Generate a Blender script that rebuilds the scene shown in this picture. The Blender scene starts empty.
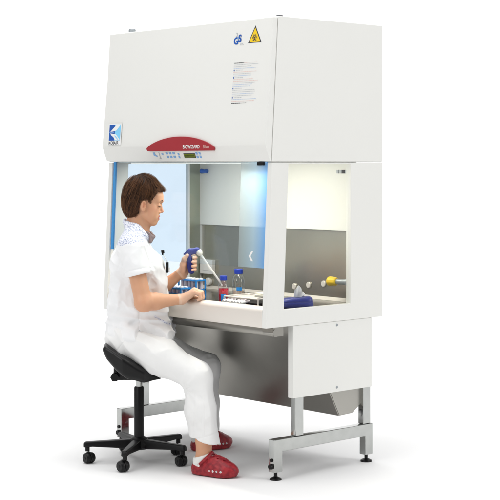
import bpy, bmesh, math
import numpy as np
from mathutils import Matrix, Vector

S = bpy.context.scene
COL = S.collection
rng = np.random.default_rng(7)

# ------------------------------------------------------------------ camera, world, lamps, exposure
cam = bpy.data.objects.new("camera", bpy.data.cameras.new("camera"))
COL.objects.link(cam)
cam.data.sensor_width = 36.0
cam.data.lens = 103.8
cam.data.shift_y = -0.1733
cam.data.clip_end = 100.0
cam.location = (4.6485, -4.3479, 1.42)
cam.rotation_euler = (math.pi / 2, 0, 0.83)
S.camera = cam

W = bpy.data.worlds.new("World")
S.world = W
W.use_nodes = True
wn = W.node_tree
# a pale studio all round, dim on the photographer's side
_bg = wn.nodes["Background"]
_bg.inputs[0].default_value = (1, 0.995, 0.985, 1)
_tc = wn.nodes.new("ShaderNodeTexCoord")
_dp = wn.nodes.new("ShaderNodeVectorMath")
_dp.operation = 'DOT_PRODUCT'
_dp.inputs[1].default_value = (0.7379, -0.6749, -0.15)
wn.links.new(_tc.outputs["Generated"], _dp.inputs[0])
_mr = wn.nodes.new("ShaderNodeMapRange")
_mr.inputs[1].default_value, _mr.inputs[2].default_value = 0.45, 0.85
_mr.inputs[3].default_value, _mr.inputs[4].default_value = 0.46, 0.12
wn.links.new(_dp.outputs["Value"], _mr.inputs[0])
wn.links.new(_mr.outputs[0], _bg.inputs[1])

S.view_settings.view_transform = 'Standard'
S.view_settings.look = 'None'
S.view_settings.gamma = 1.0
S.view_settings.exposure = 0.0
S.cycles.max_bounces = 10
S.cycles.transparent_max_bounces = 16
S.cycles.caustics_reflective = False
S.cycles.caustics_refractive = False
try:
    S.cycles.use_denoising = True
except Exception:
    pass

FWD = Vector((-0.7379, 0.6749, 0))      # the way the camera looks
RGT = Vector((0.6749, 0.7379, 0))


def softbox(name, loc, target, sx, sy, power, color=(1, 1, 1), spread=math.pi):
    l = bpy.data.lights.new(name, 'AREA')
    l.shape = 'RECTANGLE'
    l.size, l.size_y, l.energy, l.color = sx, sy, power, color
    l.spread = spread
    o = bpy.data.objects.new(name, l)
    COL.objects.link(o)
    o.location = loc
    o.rotation_euler = (Vector(target) - Vector(loc)).to_track_quat('-Z', 'Y').to_euler()
    return o


CEN = Vector((-0.5, 0.2, 0))
softbox("overhead_softbox", (CEN.x + 0.3, CEN.y - 0.6, 4.6), (CEN.x + 0.1, CEN.y - 0.2, 0), 3.8, 3.8, 123)
softbox("key_softbox", tuple(CEN - FWD * 3.6 - RGT * 3.2 + Vector((0, 0, 2.6))), (-0.7, 0, 1.0), 2.0, 2.4, 64)
softbox("side_softbox", tuple(CEN - FWD * 2.2 + RGT * 4.2 + Vector((0, 0, 2.2))), (0, 0.4, 1.1), 1.8, 2.4, 68)
softbox("backdrop_lamp", tuple(CEN + FWD * 2.0 + Vector((0, 0, 5.2))), tuple(CEN + FWD * 5.0 + Vector((0, 0, 1.0))), 6, 1.5, 165)


# ------------------------------------------------------------------ materials
def lin(r, g, b):
    f = lambda c: (c / 255 / 12.92) if c <= 10 else ((c / 255 + 0.055) / 1.055) ** 2.4
    return (f(r), f(g), f(b), 1)


def mat(name, col, rough=0.5, metal=0.0, spec=0.5, bump=0.0, bscale=200.0, bstretch=(1, 1, 1), vary=0.0, vscale=6.0,
        sss=0.0, coat=0.0, sheen=0.0, rvary=0.0, aniso=0.0):
    m = bpy.data.materials.new(name)
    m.use_nodes = True
    nt = m.node_tree
    b = nt.nodes["Principled BSDF"]
    c = col if len(col) == 4 else (*col, 1)
    b.inputs["Base Color"].default_value = c
    b.inputs["Roughness"].default_value = rough
    b.inputs["Metallic"].default_value = metal
    b.inputs["Specular IOR Level"].default_value = spec
    b.inputs["Coat Weight"].default_value = coat
    b.inputs["Sheen Weight"].default_value = sheen
    if sss:
        b.inputs["Subsurface Weight"].default_value = sss
        b.inputs["Subsurface Radius"].default_value = (1.0, 0.35, 0.2)
        b.inputs["Subsurface Scale"].default_value = 0.008
    tc = nt.nodes.new("ShaderNodeTexCoord")
    mp = nt.nodes.new("ShaderNodeMapping")
    mp.inputs["Scale"].default_value = bstretch
    nt.links.new(tc.outputs["Object"], mp.inputs["Vector"])
    if bump:
        n = nt.nodes.new("ShaderNodeTexNoise")
        n.inputs["Scale"].default_value = bscale
        n.inputs["Detail"].default_value = 4
        nt.links.new(mp.outputs[0], n.inputs["Vector"])
        bp = nt.nodes.new("ShaderNodeBump")
        bp.inputs["Strength"].default_value = bump
        bp.inputs["Distance"].default_value = 0.002
        nt.links.new(n.outputs["Fac"], bp.inputs["Height"])
        nt.links.new(bp.outputs[0], b.inputs["Normal"])
    if vary or rvary:
        n2 = nt.nodes.new("ShaderNodeTexNoise")
        n2.inputs["Scale"].default_value = vscale
        n2.inputs["Detail"].default_value = 5
        nt.links.new(mp.outputs[0], n2.inputs["Vector"])
        if vary:
            mx = nt.nodes.new("ShaderNodeMix")
            mx.data_type = 'RGBA'
            mx.inputs[6].default_value = tuple(min(1, x * (1 - vary)) for x in c[:3]) + (1,)
            mx.inputs[7].default_value = tuple(min(1, x * (1 + vary)) for x in c[:3]) + (1,)
            nt.links.new(n2.outputs["Fac"], mx.inputs[0])
            nt.links.new(mx.outputs[2], b.inputs["Base Color"])
        if rvary:
            mr = nt.nodes.new("ShaderNodeMapRange")
            mr.inputs[1].default_value, mr.inputs[2].default_value = 0.3, 0.7
            mr.inputs[3].default_value, mr.inputs[4].default_value = max(0.02, rough - rvary), rough + rvary
            nt.links.new(n2.outputs["Fac"], mr.inputs[0])
            nt.links.new(mr.outputs[0], b.inputs["Roughness"])
    return m


def clear_mat(name, tint, gloss=0.02, rough=0.02, milk=0.0, milkcol=(1, 1, 1, 1)):
    """thin clear sheet: tinted see-through, a Fresnel reflection and a little milkiness"""
    m = bpy.data.materials.new(name)
    m.use_nodes = True
    nt = m.node_tree
    nt.nodes.remove(nt.nodes["Principled BSDF"])
    out = nt.nodes["Material Output"]
    tr = nt.nodes.new("ShaderNodeBsdfTransparent")
    tr.inputs[0].default_value = (*tint, 1)
    gl = nt.nodes.new("ShaderNodeBsdfGlossy")
    gl.inputs["Roughness"].default_value = rough
    lw = nt.nodes.new("ShaderNodeLayerWeight")
    lw.inputs[0].default_value = 0.5
    pw = nt.nodes.new("ShaderNodeMath")
    pw.operation = 'POWER'
    pw.inputs[1].default_value = 5.0
    nt.links.new(lw.outputs["Facing"], pw.inputs[0])
    ma = nt.nodes.new("ShaderNodeMath")
    ma.operation = 'MULTIPLY_ADD'
    ma.inputs[1].default_value, ma.inputs[2].default_value = 0.9, gloss
    nt.links.new(pw.outputs[0], ma.inputs[0])
    mx = nt.nodes.new("ShaderNodeMixShader")
    nt.links.new(ma.outputs[0], mx.inputs[0])
    last = tr
    if milk:
        df = nt.nodes.new("ShaderNodeBsdfDiffuse")
        df.inputs[0].default_value = milkcol
        m2 = nt.nodes.new("ShaderNodeMixShader")
        m2.inputs[0].default_value = milk
        nt.links.new(tr.outputs[0], m2.inputs[1])
        nt.links.new(df.outputs[0], m2.inputs[2])
        last = m2
    nt.links.new(last.outputs[0], mx.inputs[1])
    nt.links.new(gl.outputs[0], mx.inputs[2])
    nt.links.new(mx.outputs[0], out.inputs[0])
    return m


M = {}
M['backdrop'] = mat("backdrop_paper", (0.9, 0.9, 0.9), 0.9, spec=0.1)
M['paint'] = mat("cream_white_enamel", (0.80, 0.80, 0.77), 0.38, bump=0.02, bscale=900, vary=0.01, vscale=3)
M['paint_in'] = mat("interior_white_enamel", (0.78, 0.78, 0.74), 0.35)
M['steel'] = mat("lit_end_steel", (0.40, 0.39, 0.36), 0.30, metal=1, rvary=0.03, vscale=2)
M['steel_dark'] = mat("dark_brushed_steel", (0.36, 0.348, 0.32), 0.32, metal=1, vary=0.04, vscale=4, bstretch=(3, 3, 0.3))
M['steel_top'] = mat("dark_polished_worktop", (0.22, 0.215, 0.20), 0.16, metal=1)
M['steel_back'] = mat("back_wall_steel", (0.47, 0.45, 0.385), 0.27, metal=0.88, vary=0.03, vscale=3, bstretch=(4, 4, 0.3))
M['steel_light'] = mat("satin_steel_lip", (0.80, 0.755, 0.70), 0.46, metal=0.35, rvary=0.03, vscale=3)
M['chrome'] = mat("polished_chrome", (0.45, 0.46, 0.45), 0.10, metal=1, rvary=0.05, vscale=26, vary=0.13)  # random mottling of the colour stands in for light and dark reflections
M['liner'] = mat("greenish_side_metal", (0.42, 0.45, 0.37), 0.42, metal=0.8)
M['black'] = mat("black_plastic", (0.0045, 0.0045, 0.005), 0.40, spec=0.28, bump=0.05, bscale=600)
M['vinyl'] = mat("black_vinyl", (0.005, 0.005, 0.0055), 0.36, spec=0.35, bump=0.15, bscale=420)
M['glass'] = clear_mat("clear_glass", (0.91, 0.945, 0.97))
M['glass_left'] = clear_mat("tinted_side_glass", (0.84, 0.89, 0.935))
M['glass_side'] = clear_mat("side_glass", (0.99, 0.995, 0.985))
M['bottle'] = clear_mat("bottle_glass", (0.95, 0.965, 0.965), gloss=0.10, rough=0.04)
M['gasket'] = mat("blue_edge", (0.05, 0.29, 0.66), 0.4)
M['white'] = mat("white_plastic", (0.82, 0.82, 0.81), 0.45, bump=0.02)
M['grey'] = mat("grey_metal", (0.33, 0.36, 0.38), 0.4, metal=0.4)
M['yellow'] = mat("yellow_plastic", (0.85, 0.56, 0.02), 0.4, vary=0.08, vscale=60)
M['blue'] = mat("blue_plastic", (0.012, 0.045, 0.42), 0.35, vary=0.1)
M['navy'] = mat("navy_plastic", (0.016, 0.026, 0.22), 0.38, vary=0.12, vscale=40)
M['rackblue'] = mat("rack_blue", (0.02, 0.27, 0.75), 0.4)
M['cream'] = mat("cream_plastic", (0.80, 0.78, 0.68), 0.45)
M['red_plaque'] = mat("red_plaque", (0.36, 0.018, 0.028), 0.35, vary=0.04)
M['liquid'] = mat("red_liquid", (0.72, 0.008, 0.045), 0.15, vary=0.25, vscale=45)
M['peach'] = mat("peach_liquid", (0.80, 0.62, 0.52), 0.2)
M['tubepink'] = mat("pale_tube", (0.80, 0.74, 0.78), 0.3)
M['paper'] = mat("paper_white", (0.84, 0.84, 0.83), 0.8, vary=0.03, vscale=40)
M['ink_dark'] = mat("ink_dark", (0.05, 0.05, 0.06), 0.6)
M['ink_grey'] = mat("ink_grey", (0.47, 0.49, 0.52), 0.6)
M['ink_red'] = mat("ink_red", (0.76, 0.50, 0.46), 0.6)
M['ink_blue'] = mat("ink_blue", (0.40, 0.52, 0.74), 0.6)
M['logo_dark'] = mat("logo_dark_blue", (0.006, 0.09, 0.42), 0.45)
M['logo_light'] = mat("logo_light_blue", (0.22, 0.62, 0.92), 0.45)
M['sign_yellow'] = mat("sign_yellow", (0.90, 0.60, 0.01), 0.45)
M['key_blue'] = mat("key_blue", (0.20, 0.40, 0.72), 0.5)
M['lcd'] = mat("lcd_green", (0.16, 0.20, 0.02), 0.25)
M['lcd_dark'] = mat("lcd_digits", (0.03, 0.05, 0.01), 0.3)


# ------------------------------------------------------------------ mesh helpers
def link(name, me, mats, parent=None):
    o = bpy.data.objects.new(name, me)
    COL.objects.link(o)
    for m in (mats if isinstance(mats, (list, tuple)) else [mats]):
        me.materials.append(m)
    if parent is not None:
        o.parent = parent
    return o


def empty(name, loc, rz=0.0):
    o = bpy.data.objects.new(name, None)
    COL.objects.link(o)
    o.location = loc
    o.rotation_euler = (0, 0, rz)
    o.empty_display_size = 0.05
    return o


def tag(o, label=None, cat=None, group=None, kind=None):
    if label: o['label'] = label
    if cat: o['category'] = cat
    if group: o['group'] = group
    if kind: o['kind'] = kind
    return o


class MB:
    """collects boxes, prisms, cylinders, lathes and tubes into one mesh"""

    def __init__(self):
        self.bm = bmesh.new()

    def face(self, vs, mi):
        try:
            f = self.bm.faces.new(vs)
            f.material_index = mi
        except ValueError:
            pass

    def box(self, lo, hi, mi=0):
        v = [self.bm.verts.new((x, y, z)) for x in (lo[0], hi[0]) for y in (lo[1], hi[1]) for z in (lo[2], hi[2])]
        for q in ((0, 1, 3, 2), (4, 6, 7, 5), (0, 4, 5, 1), (2, 3, 7, 6), (0, 2, 6, 4), (1, 5, 7, 3)):
            self.face([v[i] for i in q], mi)
        return self

    def prism(self, prof, x0, x1, mi=0):
        """profile of (y, z) points pushed along x"""
        a = [self.bm.verts.new((x0, y, z)) for y, z in prof]
        b = [self.bm.verts.new((x1, y, z)) for y, z in prof]
        n = len(prof)
        self.face(a, mi)
        self.face(b[::-1], mi)
        for i in range(n):
            self.face([a[i], b[i], b[(i + 1) % n], a[(i + 1) % n]], mi)
        return self

    def ring(self, outer, inner, x0, x1, mi=0):
        """a flat frame: outer and inner (y, z) outlines of equal length"""
        n = len(outer)
        vs = [[self.bm.verts.new((x, y, z)) for y, z in pr] for x in (x0, x1) for pr in (outer, inner)]
        oa, ia, ob, ib = vs
        for i in range(n):
            j = (i + 1) % n
            self.face([oa[i], oa[j], ia[j], ia[i]], mi)
            self.face([ob[j], ob[i], ib[i], ib[j]], mi)
            self.face([oa[j], oa[i], ob[i], ob[j]], mi)
            self.face([ia[i], ia[j], ib[j], ib[i]], mi)
        return self

    def tube(self, pts, rads, n=16, mi=0, cap=True):
        pts = [Vector(p) for p in pts]
        if not isinstance(rads, (list, tuple)):
            rads = [rads] * len(pts)
        rings = []
        ref = None
        for i, p in enumerate(pts):
            t = (pts[min(i + 1, len(pts) - 1)] - pts[max(i - 1, 0)]).normalized()
            if ref is None:
                ref = t.orthogonal().normalized()
            u = (ref - t * ref.dot(t))
            u = u.normalized() if u.length > 1e-6 else t.orthogonal().normalized()
            ref = u
            w = t.cross(u)
            rings.append([self.bm.verts.new(p + (u * math.cos(a) + w * math.sin(a)) * rads[i])
                          for a in [2 * math.pi * k / n for k in range(n)]])
        for a, b in zip(rings[:-1], rings[1:]):
            for k in range(n):
                self.face([a[k], a[(k + 1) % n], b[(k + 1) % n], b[k]], mi)
        if cap:
            self.face(rings[0][::-1], mi)
            self.face(rings[-1], mi)
        return self

    def lathe(self, prof, c=(0, 0, 0), n=28, mi=0):
        """(r, z) profile turned about the vertical through c"""
        rings = []
        for r, z in prof:
            if r < 1e-6:
                rings.append([self.bm.verts.new((c[0], c[1], c[2] + z))])
            else:
                rings.append([self.bm.verts.new((c[0] + r * math.cos(2 * math.pi * k / n), c[1] + r * math.sin(2 * math.pi * k / n), c[2] + z)) for k in range(n)])
        for a, b in zip(rings[:-1], rings[1:]):
            for k in range(n):
                j = (k + 1) % n
                if len(a) == 1 and len(b) == 1: continue
                if len(a) == 1: self.face([a[0], b[j], b[k]], mi)
                elif len(b) == 1: self.face([a[k], a[j], b[0]], mi)
                else: self.face([a[k], a[j], b[j], b[k]], mi)
        return self

    def build(self, name, mats, parent=None, bevel=0.0, seg=2, angle=40, smooth=True):
        bm = self.bm
        bmesh.ops.recalc_face_normals(bm, faces=bm.faces[:])
        if bevel:
            es = [e for e in bm.edges if len(e.link_faces) == 2 and e.calc_face_angle(0) > math.radians(28)]
            bmesh.ops.bevel(bm, geom=es, offset=bevel, segments=seg, profile=0.5, affect='EDGES', clamp_overlap=True)
        me = bpy.data.meshes.new(name)
        bm.to_mesh(me)
        bm.free()
        if smooth:
            me.polygons.foreach_set("use_smooth", [True] * len(me.polygons))
            me.set_sharp_from_angle(angle=math.radians(angle))
        o = link(name, me, mats, parent)
        if bevel:
            w = o.modifiers.new("weighted_normals", 'WEIGHTED_NORMAL')
            w.keep_sharp = True
        return o


def text_geo(s, size, bold=0.0, align='LEFT'):
    cu = bpy.data.curves.new("lettering", 'FONT')
    cu.body, cu.size, cu.offset, cu.align_x = s, size, bold, align
    o = bpy.data.objects.new("lettering", cu)
    COL.objects.link(o)
    bpy.context.view_layer.update()
    me = bpy.data.meshes.new_from_object(o.evaluated_get(bpy.context.evaluated_depsgraph_get()))
    vs = [(v.co.x, v.co.y) for v in me.vertices]
    fs = [tuple(p.vertices) for p in me.polygons]
    bpy.data.objects.remove(o)
    bpy.data.curves.remove(cu)
    bpy.data.meshes.remove(me)
    return vs, fs


class Decal:
    """flat printed shapes (u, v) in layers, laid on a plane as one thin mesh"""

    def __init__(self):
        self.v, self.f, self.m, self.mats = [], [], [], []

    def mi(self, m):
        if m not in self.mats: self.mats.append(m)
        return self.mats.index(m)

    def poly(self, pts, m, layer=0):
        b = len(self.v)
        self.v += [(u, v, layer * 0.0004) for u, v in pts]
        self.f.append(tuple(range(b, b + len(pts))))
        self.m.append(self.mi(m))

    def rect(self, u0, v0, u1, v1, m, layer=0):
        self.poly([(u0, v0), (u1, v0), (u1, v1), (u0, v1)], m, layer)

    def disc(self, u, v, r, m, layer=0, n=24):
        self.poly([(u + r * math.cos(2 * math.pi * k / n), v + r * math.sin(2 * math.pi * k / n)) for k in range(n)], m, layer)

    def arc(self, u, v, r0, r1, a0, a1, m, layer=0, n=20):
        for k in range(n):
            x, y = a0 + (a1 - a0) * k / n, a0 + (a1 - a0) * (k + 1) / n
            self.poly([(u + r0 * math.cos(x), v + r0 * math.sin(x)), (u + r1 * math.cos(x), v + r1 * math.sin(x)),
                       (u + r1 * math.cos(y), v + r1 * math.sin(y)), (u + r0 * math.cos(y), v + r0 * math.sin(y))], m, layer)

    def text(self, s, u, v, size, m, layer=1, bold=0.0, align='LEFT', sx=1.0):
        vs, fs = text_geo(s, size, bold, align)
        b = len(self.v)
        self.v += [(u + x * sx, v + y, layer * 0.0004) for x, y in vs]
        self.f += [tuple(b + i for i in f) for f in fs]
        self.m += [self.mi(m)] * len(fs)

    def build(self, name, origin, ux, vx, parent=None, lift=0.0006):
        ux, vx = Vector(ux).normalized(), Vector(vx).normalized()
        nx = ux.cross(vx)
        o3 = Vector(origin)
        me = bpy.data.meshes.new(name)
        me.from_pydata([o3 + ux * a + vx * b + nx * (c + lift) for a, b, c in self.v], [], self.f)
        me.polygons.foreach_set("material_index", self.m)
        return link(name, me, self.mats, parent)


# ------------------------------------------------------------------ setting: one seamless studio sweep
def sweep():
    # floor runs back and then curves up into the backdrop
    half = 9.0
    def strip(name, prof, label):
        vs, fs = [], []
        for d, z in prof:
            for s in np.linspace(-half, half, 13):
                p = CEN + FWD * float(d) + RGT * float(s)
                vs.append((p.x, p.y, z))
        for i in range(len(prof) - 1):
            for k in range(12):
                a = i * 13 + k
                fs.append((a, a + 1, a + 14, a + 13))
        me = bpy.data.meshes.new(name)
        me.from_pydata(vs, [], fs)
        me.polygons.foreach_set("use_smooth", [True] * len(fs))
        o = link(name, me, M['backdrop'])
        tag(o, label, None, None, 'structure')
    strip("floor", [(-9, 0), (-4, 0), (0, 0), (2.5, 0)], "seamless white studio floor under the cabinet")
    R = 2.2
    prof = [(2.5, 0)] + [(2.5 + R * math.sin(a), R - R * math.cos(a)) for a in np.linspace(0.06, math.pi / 2, 20)] + [(4.7, 4.0), (4.7, 7.5)]
    strip("backdrop", prof, "white studio backdrop curving up behind the cabinet")


sweep()

# ------------------------------------------------------------------ the cabinet
def front_y(z):            # the leaning front edge of the cabinet body
    return 0.0 + (z - 0.69) * (0.036 / 0.735) if z < 1.425 else 0.036 + (z - 1.425) * (0.040 / 0.652)


def make_cabinet():
    cab = empty("safety_cabinet", (-0.6, 0.4, 0))
    tag(cab, "tall white laminar flow safety cabinet with dark red control plaque on a chrome stand", "safety cabinet")
    T = Matrix.Translation((0.6, -0.4, 0))

    def P(o):                                     # parts are modelled in world place, then hung on the base
        o.matrix_parent_inverse = T
        return o

    XL, XR, YB = -1.2, 0.0, 0.761
    # upper housing
    m = MB()
    m.prism([(0.036, 1.4275), (0.076, 2.077), (YB, 2.077), (YB, 1.4275)], XL, XR)
    P(m.build("upper_housing", M['paint'], cab, bevel=0.005))
    # exhaust stub on the roof
    m = MB()
    m.lathe([(0.0, 0.02), (0.016, 0.02), (0.018, 0.016), (0.018, 0.0)], (-1.13, 0.13, 2.0775))
    P(m.build("roof_plug", M['grey'], cab))
    m = MB()
    m.lathe([(0.0, 0.006), (0.014, 0.006), (0.016, 0.004), (0.016, 0.0)], (-0.030, 0.110, 2.0775))
    P(m.build("roof_plug", M['ink_dark'], cab))
    # front flap, leaning and rounded at its edges
    m = MB()
    m.prism([(0.046, 2.070), (0.030, 1.84), (0.012, 1.65), (0.001, 1.530), (-0.001, 1.504), (0.001, 1.492), (0.026, 1.4300), (0.0325, 1.4300), (0.0345, 1.4300),
             (0.0735, 2.070)], XL - 0.004, XR - 0.003)
    flap = P(m.build("front_panel", M['paint'], cab, bevel=0.015, seg=5))

    # --- what is printed on the flap
    vdir = Vector((0, 0.0452, 0.54))
    def fy(z): return 0.001 + (z - 1.53) * (0.045 / 0.54) if z < 1.65 else (0.012 + (z - 1.65) * (0.018 / 0.19) if z < 1.84 else 0.030 + (z - 1.84) * (0.016 / 0.23))
    def slope(z0, z1): return Vector((0, fy(z1) - fy(z0), z1 - z0))
    # biohazard triangle
    d = Decal()
    h, w = 0.078, 0.090
    def tri(k, layer, m_):
        c = (0.0, h / 3)
        d.poly([(c[0] + (x - c[0]) * k, c[1] + (y - c[1]) * k) for x, y in ((-w / 2, 0), (w / 2, 0), (0, h))], m_, layer)
    tri(1.0, 0, M['ink_dark'])
    tri(0.80, 1, M['sign_yellow'])
    c0 = (0, 0.0235)
    for k in range(3):
        a = math.pi / 2 + k * 2 * math.pi / 3
        u, v = c0[0] + 0.0088 * math.cos(a), c0[1] + 0.0088 * math.sin(a)
        d.arc(u, v, 0.0062, 0.0096, a + 0.45, a + 2 * math.pi - 0.45, M['ink_dark'], 2)
    d.arc(c0[0], c0[1], 0.0085, 0.0107, 0, 2 * math.pi, M['ink_dark'], 3, 28)
    d.disc(c0[0], c0[1], 0.0036, M['ink_dark'], 3)
    d.build("hazard_sign", (-0.116, fy(1.962), 1.962), (1, 0, 0), slope(1.962, 2.03), flap)
    # test mark
    d = Decal()
    d.text("G", -0.036, -0.014, 0.050, M['logo_dark'], 1, 0.0022)
    d.text("S", 0.000, -0.002, 0.050, M['logo_dark'], 2, 0.0022)
    d.arc(0.0, 0.016, 0.004, 0.0075, 0.3, 4.8, M['key_blue'], 3)
    d.rect(-0.020, 0.026, -0.008, 0.044, M['ink_grey'], 1)
    d.rect(-0.018, 0.030, -0.010, 0.041, M['paint'], 2)
    d.text("geprufte", 0.012, -0.016, 0.0075, M['ink_grey'], 1)
    d.text("Sicherheit", 0.012, -0.022, 0.0075, M['ink_grey'], 1)
    d.v = [(u * .88, v * .88, w) for u, v, w in d.v]
    d.build("test_mark", (-0.226, fy(1.975), 1.975), (1, 0, 0), slope(1.96, 2.0), flap)
    # instruction sheet: rows of fine print
    d = Decal()
    r = np.random.default_rng(3)
    cols = [M['ink_dark'], M['ink_grey'], M['ink_grey'], M['ink_blue'], None, M['ink_red'], M['ink_grey'], M['ink_blue'], None, M['ink_red'], M['ink_red'], M['ink_grey'],
            M['ink_blue'], M['ink_blue'], None, M['ink_grey'], M['ink_grey'], M['ink_blue'], M['ink_grey'], None, M['ink_blue'], M['ink_red'], M['ink_dark']]
    for i, c in enumerate(cols):
        v = 0.188 - i * 0.0083
        if c is None:
            d.disc(0.004, v, 0.0034, M['logo_dark'], 1, 14)
            u = 0.016
            while u < 0.06:
                l = r.uniform(0.004, 0.011)
                d.rect(u, v - 0.001, u + l, v + 0.001, M['ink_grey'], 1)
                u += l + 0.003
            continue
        u, end = 0.0, r.uniform(0.11, 0.165) if i not in (0, 22) else (0.15 if i == 0 else 0.10)
        while u < end:
            l = r.uniform(0.004, 0.014)
            hgt = 0.0017 if (i in (0, 22) and u < 0.05) else 0.0008
            d.rect(u, v - hgt, u + l, v + hgt, c if u < 0.06 or i else M['ink_red'], 1)
            u += l + 0.0022
    d.build("instruction_label", (-0.248, fy(1.69), 1.688), (1, 0, 0), slope(1.69, 1.87), flap)
    # maker's sticker
    d = Decal()
    s = 0.080
    d.rect(-0.006, -0.022, s + 0.006, s + 0.006, M['paper'], 0)
    d.rect(0, 0, s * .5, s, M['logo_dark'], 1)
    d.rect(s * .5, 0, s, s, M['logo_light'], 1)
    d.poly([(0.10 * s, .55 * s), (.62 * s, .98 * s), (1.0 * s, .98 * s), (.62 * s, .62 * s), (.4 * s, .58 * s)], M['paper'], 2)
    d.poly([(0.10 * s, .45 * s), (.4 * s, .42 * s), (.62 * s, .38 * s), (1.0 * s, .02 * s), (.55 * s, .02 * s), (.42 * s, .2 * s), (.2 * s, .33 * s)], M['paper'], 2)
    d.poly([(.45 * s, .33 * s), (.62 * s, .27 * s), (.85 * s, .06 * s), (.78 * s, .06 * s), (.56 * s, .22 * s)], M['logo_light'], 3)
    d.rect(0.0, .485 * s, .45 * s, .515 * s, M['key_blue'], 3)
    d.text("KOJAIR", 0.0, -0.0185, 0.0215, M['ink_dark'], 1, 0.0006)
    d.v = [(u * 1.15, v, w) for u, v, w in d.v]
    d.build("maker_sticker", (-1.150, fy(1.533), 1.533), (1, 0, 0), slope(1.533, 1.59), flap, lift=0.0035)
    # red control plaque: a raised plate with an arched top
    m = MB()
    us = np.linspace(-1, 1, 33)
    half, x0 = 0.250, -0.592
    top = [(x0 + half * float(u), 1.4925 + 0.054 * (1 - float(u) ** 2) ** 0.80) for u in us]
    botm = [(x0 + half * 0.99, 1.484), (x0 + half * 0.965, 1.4785), (x0 - half * 0.965, 1.4785), (x0 - half * 0.99, 1.484)]
    out = top + botm
    f_ = [m.bm.verts.new((x, -0.0075, z)) for x, z in out]
    b_ = [m.bm.verts.new((x, 0.010, z)) for x, z in out]
    m.face(f_, 0); m.face(b_[::-1], 0)
    for i in range(len(out)):
        j = (i + 1) % len(out)
        m.face([f_[j], f_[i], b_[i], b_[j]], 0)
    pl = P(m.build("control_plaque", M['red_plaque'], cab, bevel=0.0015))
    d = Decal()
    d.text("BIOWIZARD", 0, 0, 0.0245, M['paper'], 1, 0.00045, sx=0.90)
    d.build("plaque_lettering", (-0.566, -0.0076, 1.4895), (1, 0, 0), (0, 0, 1), pl)
    d = Decal()
    d.text("Silver", 0.146, 0, 0.0235, M['ink_red'], 1, sx=0.92)
    d.build("plaque_lettering", (-0.566, -0.0076, 1.4895), (1, 0, 0), (0, 0, 1), pl)
    # key strip on the lower bevel of the flap
    d = Decal()
    L_ = 0.0667
    for i in range(3):
        for j in range(2):
            d.rect(-0.055 + i * 0.026, 0.018 + j * 0.018, -0.038 + i * 0.026, 0.028 + j * 0.018, M['key_blue'], 1)
    d.build("keypad", (-0.660, 0.026, 1.430), (1, 0, 0), (0, -0.025, 0.062), flap, lift=0.0008)
    d = Decal()
    d.poly([(-0.150, 0.046), (-0.136, 0.046), (-0.136, 0.034), (-0.124, 0.030), (-0.124, 0.022), (-0.150, 0.030)], M['key_blue'], 1)
    d.rect(-0.108, 0.012, -0.103, 0.046, M['ink_grey'], 1)
    d.rect(-0.088, 0.034, -0.074, 0.041, M['key_blue'], 1)
    d.rect(-0.112, 0.014, -0.098, 0.017, M['ink_grey'], 2)
    d.build("key_symbols", (-0.660, 0.026, 1.430), (1, 0, 0), (0, -0.025, 0.062), flap, lift=0.0008)
    d = Decal()
    d = Decal()
    for v in (0.016, 0.031):
        d.rect(0.034, v, 0.046, v + 0.011, M['key_blue'], 1)
    d.build("keypad", (-0.660, 0.026, 1.430), (1, 0, 0), (0, -0.025, 0.062), flap, lift=0.0008)
    d = Decal()
    for i in range(2):
        for j in range(2):
            d.rect(0.166 + i * 0.022, 0.016 + j * 0.018, 0.180 + i * 0.022, 0.028 + j * 0.018, M['key_blue'], 1)
    d.build("keypad", (-0.660, 0.026, 1.430), (1, 0, 0), (0, -0.025, 0.062), flap, lift=0.0008)
    d = Decal()
    d.rect(0, 0, 0.084, 0.024, M['ink_dark'], 0)
    d.rect(0.003, 0.003, 0.081, 0.021, M['lcd'], 1)
    for i in range(11):
        d.rect(0.008 + i * 0.0063, 0.008, 0.0118 + i * 0.0063, 0.016, M['lcd_dark'], 2)
    d.build("display", (-0.583, 0.0195, 1.4455), (1, 0, 0), (0, -0.025, 0.062), flap, lift=0.0012)

    # side walls with their window openings
    for x0, x1, gx in ((-0.030, -0.0005, -0.016), (-1.1995, -1.170, -1.184)):
        m = MB()
        outer = [(0.0, 0.690), (0.036, 1.4245), (0.7605, 1.4245), (0.7605, 0.690)]
        inner = [(0.109, 0.766), (0.139, 1.418), (0.540, 1.418), (0.540, 0.766)]
        m.ring(outer, inner, x0, x1)
        sw = P(m.build("side_wall", M['paint'], cab, bevel=0.0025))
        g = MB()
        g.prism([(0.107, 0.764), (0.137, 1.420), (0.542, 1.420), (0.542, 0.764)], gx - 0.003, gx + 0.003)
        gp = g.build("window", M['glass_side'] if gx > -0.5 else M['glass_left'], sw, smooth=False)

    # interior: back wall, upper baffle, corner strips, ceiling, work surface
    m = MB(); m.box((-1.170, 0.630, 0.700), (-0.030, 0.640, 1.0955))
    P(m.build("back_wall", M['steel_back'], cab))
    m = MB(); m.box((-1.170, 0.616, 1.0965), (-0.030, 0.640, 1.424))
    P(m.build("air_baffle", M['paint_in'], cab, bevel=0.003))
    m = MB(); m.box((-1.168, 0.060, 1.4235), (-0.032, 0.612, 1.427))
    P(m.build("chamber_ceiling", M['paint_in'], cab))
    m = MB(); m.box((-1.169, 0.078, 0.745), (-0.031, 0.6295, 0.760))
    ws = P(m.build("work_surface", M['steel_top'], cab, bevel=0.002))
    m = MB()
    for k in range(56):
        x = -1.15 + k * 0.0198
        m.box((x, 0.086, 0.7602), (x + 0.006, 0.118, 0.7608))
    m.build("intake_slots", M['ink_dark'], ws, smooth=False)
    m = MB(); m.prism([(0.612, 0.7605), (0.6295, 0.7605), (0.6295, 0.776)], -1.168, -0.032)
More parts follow.
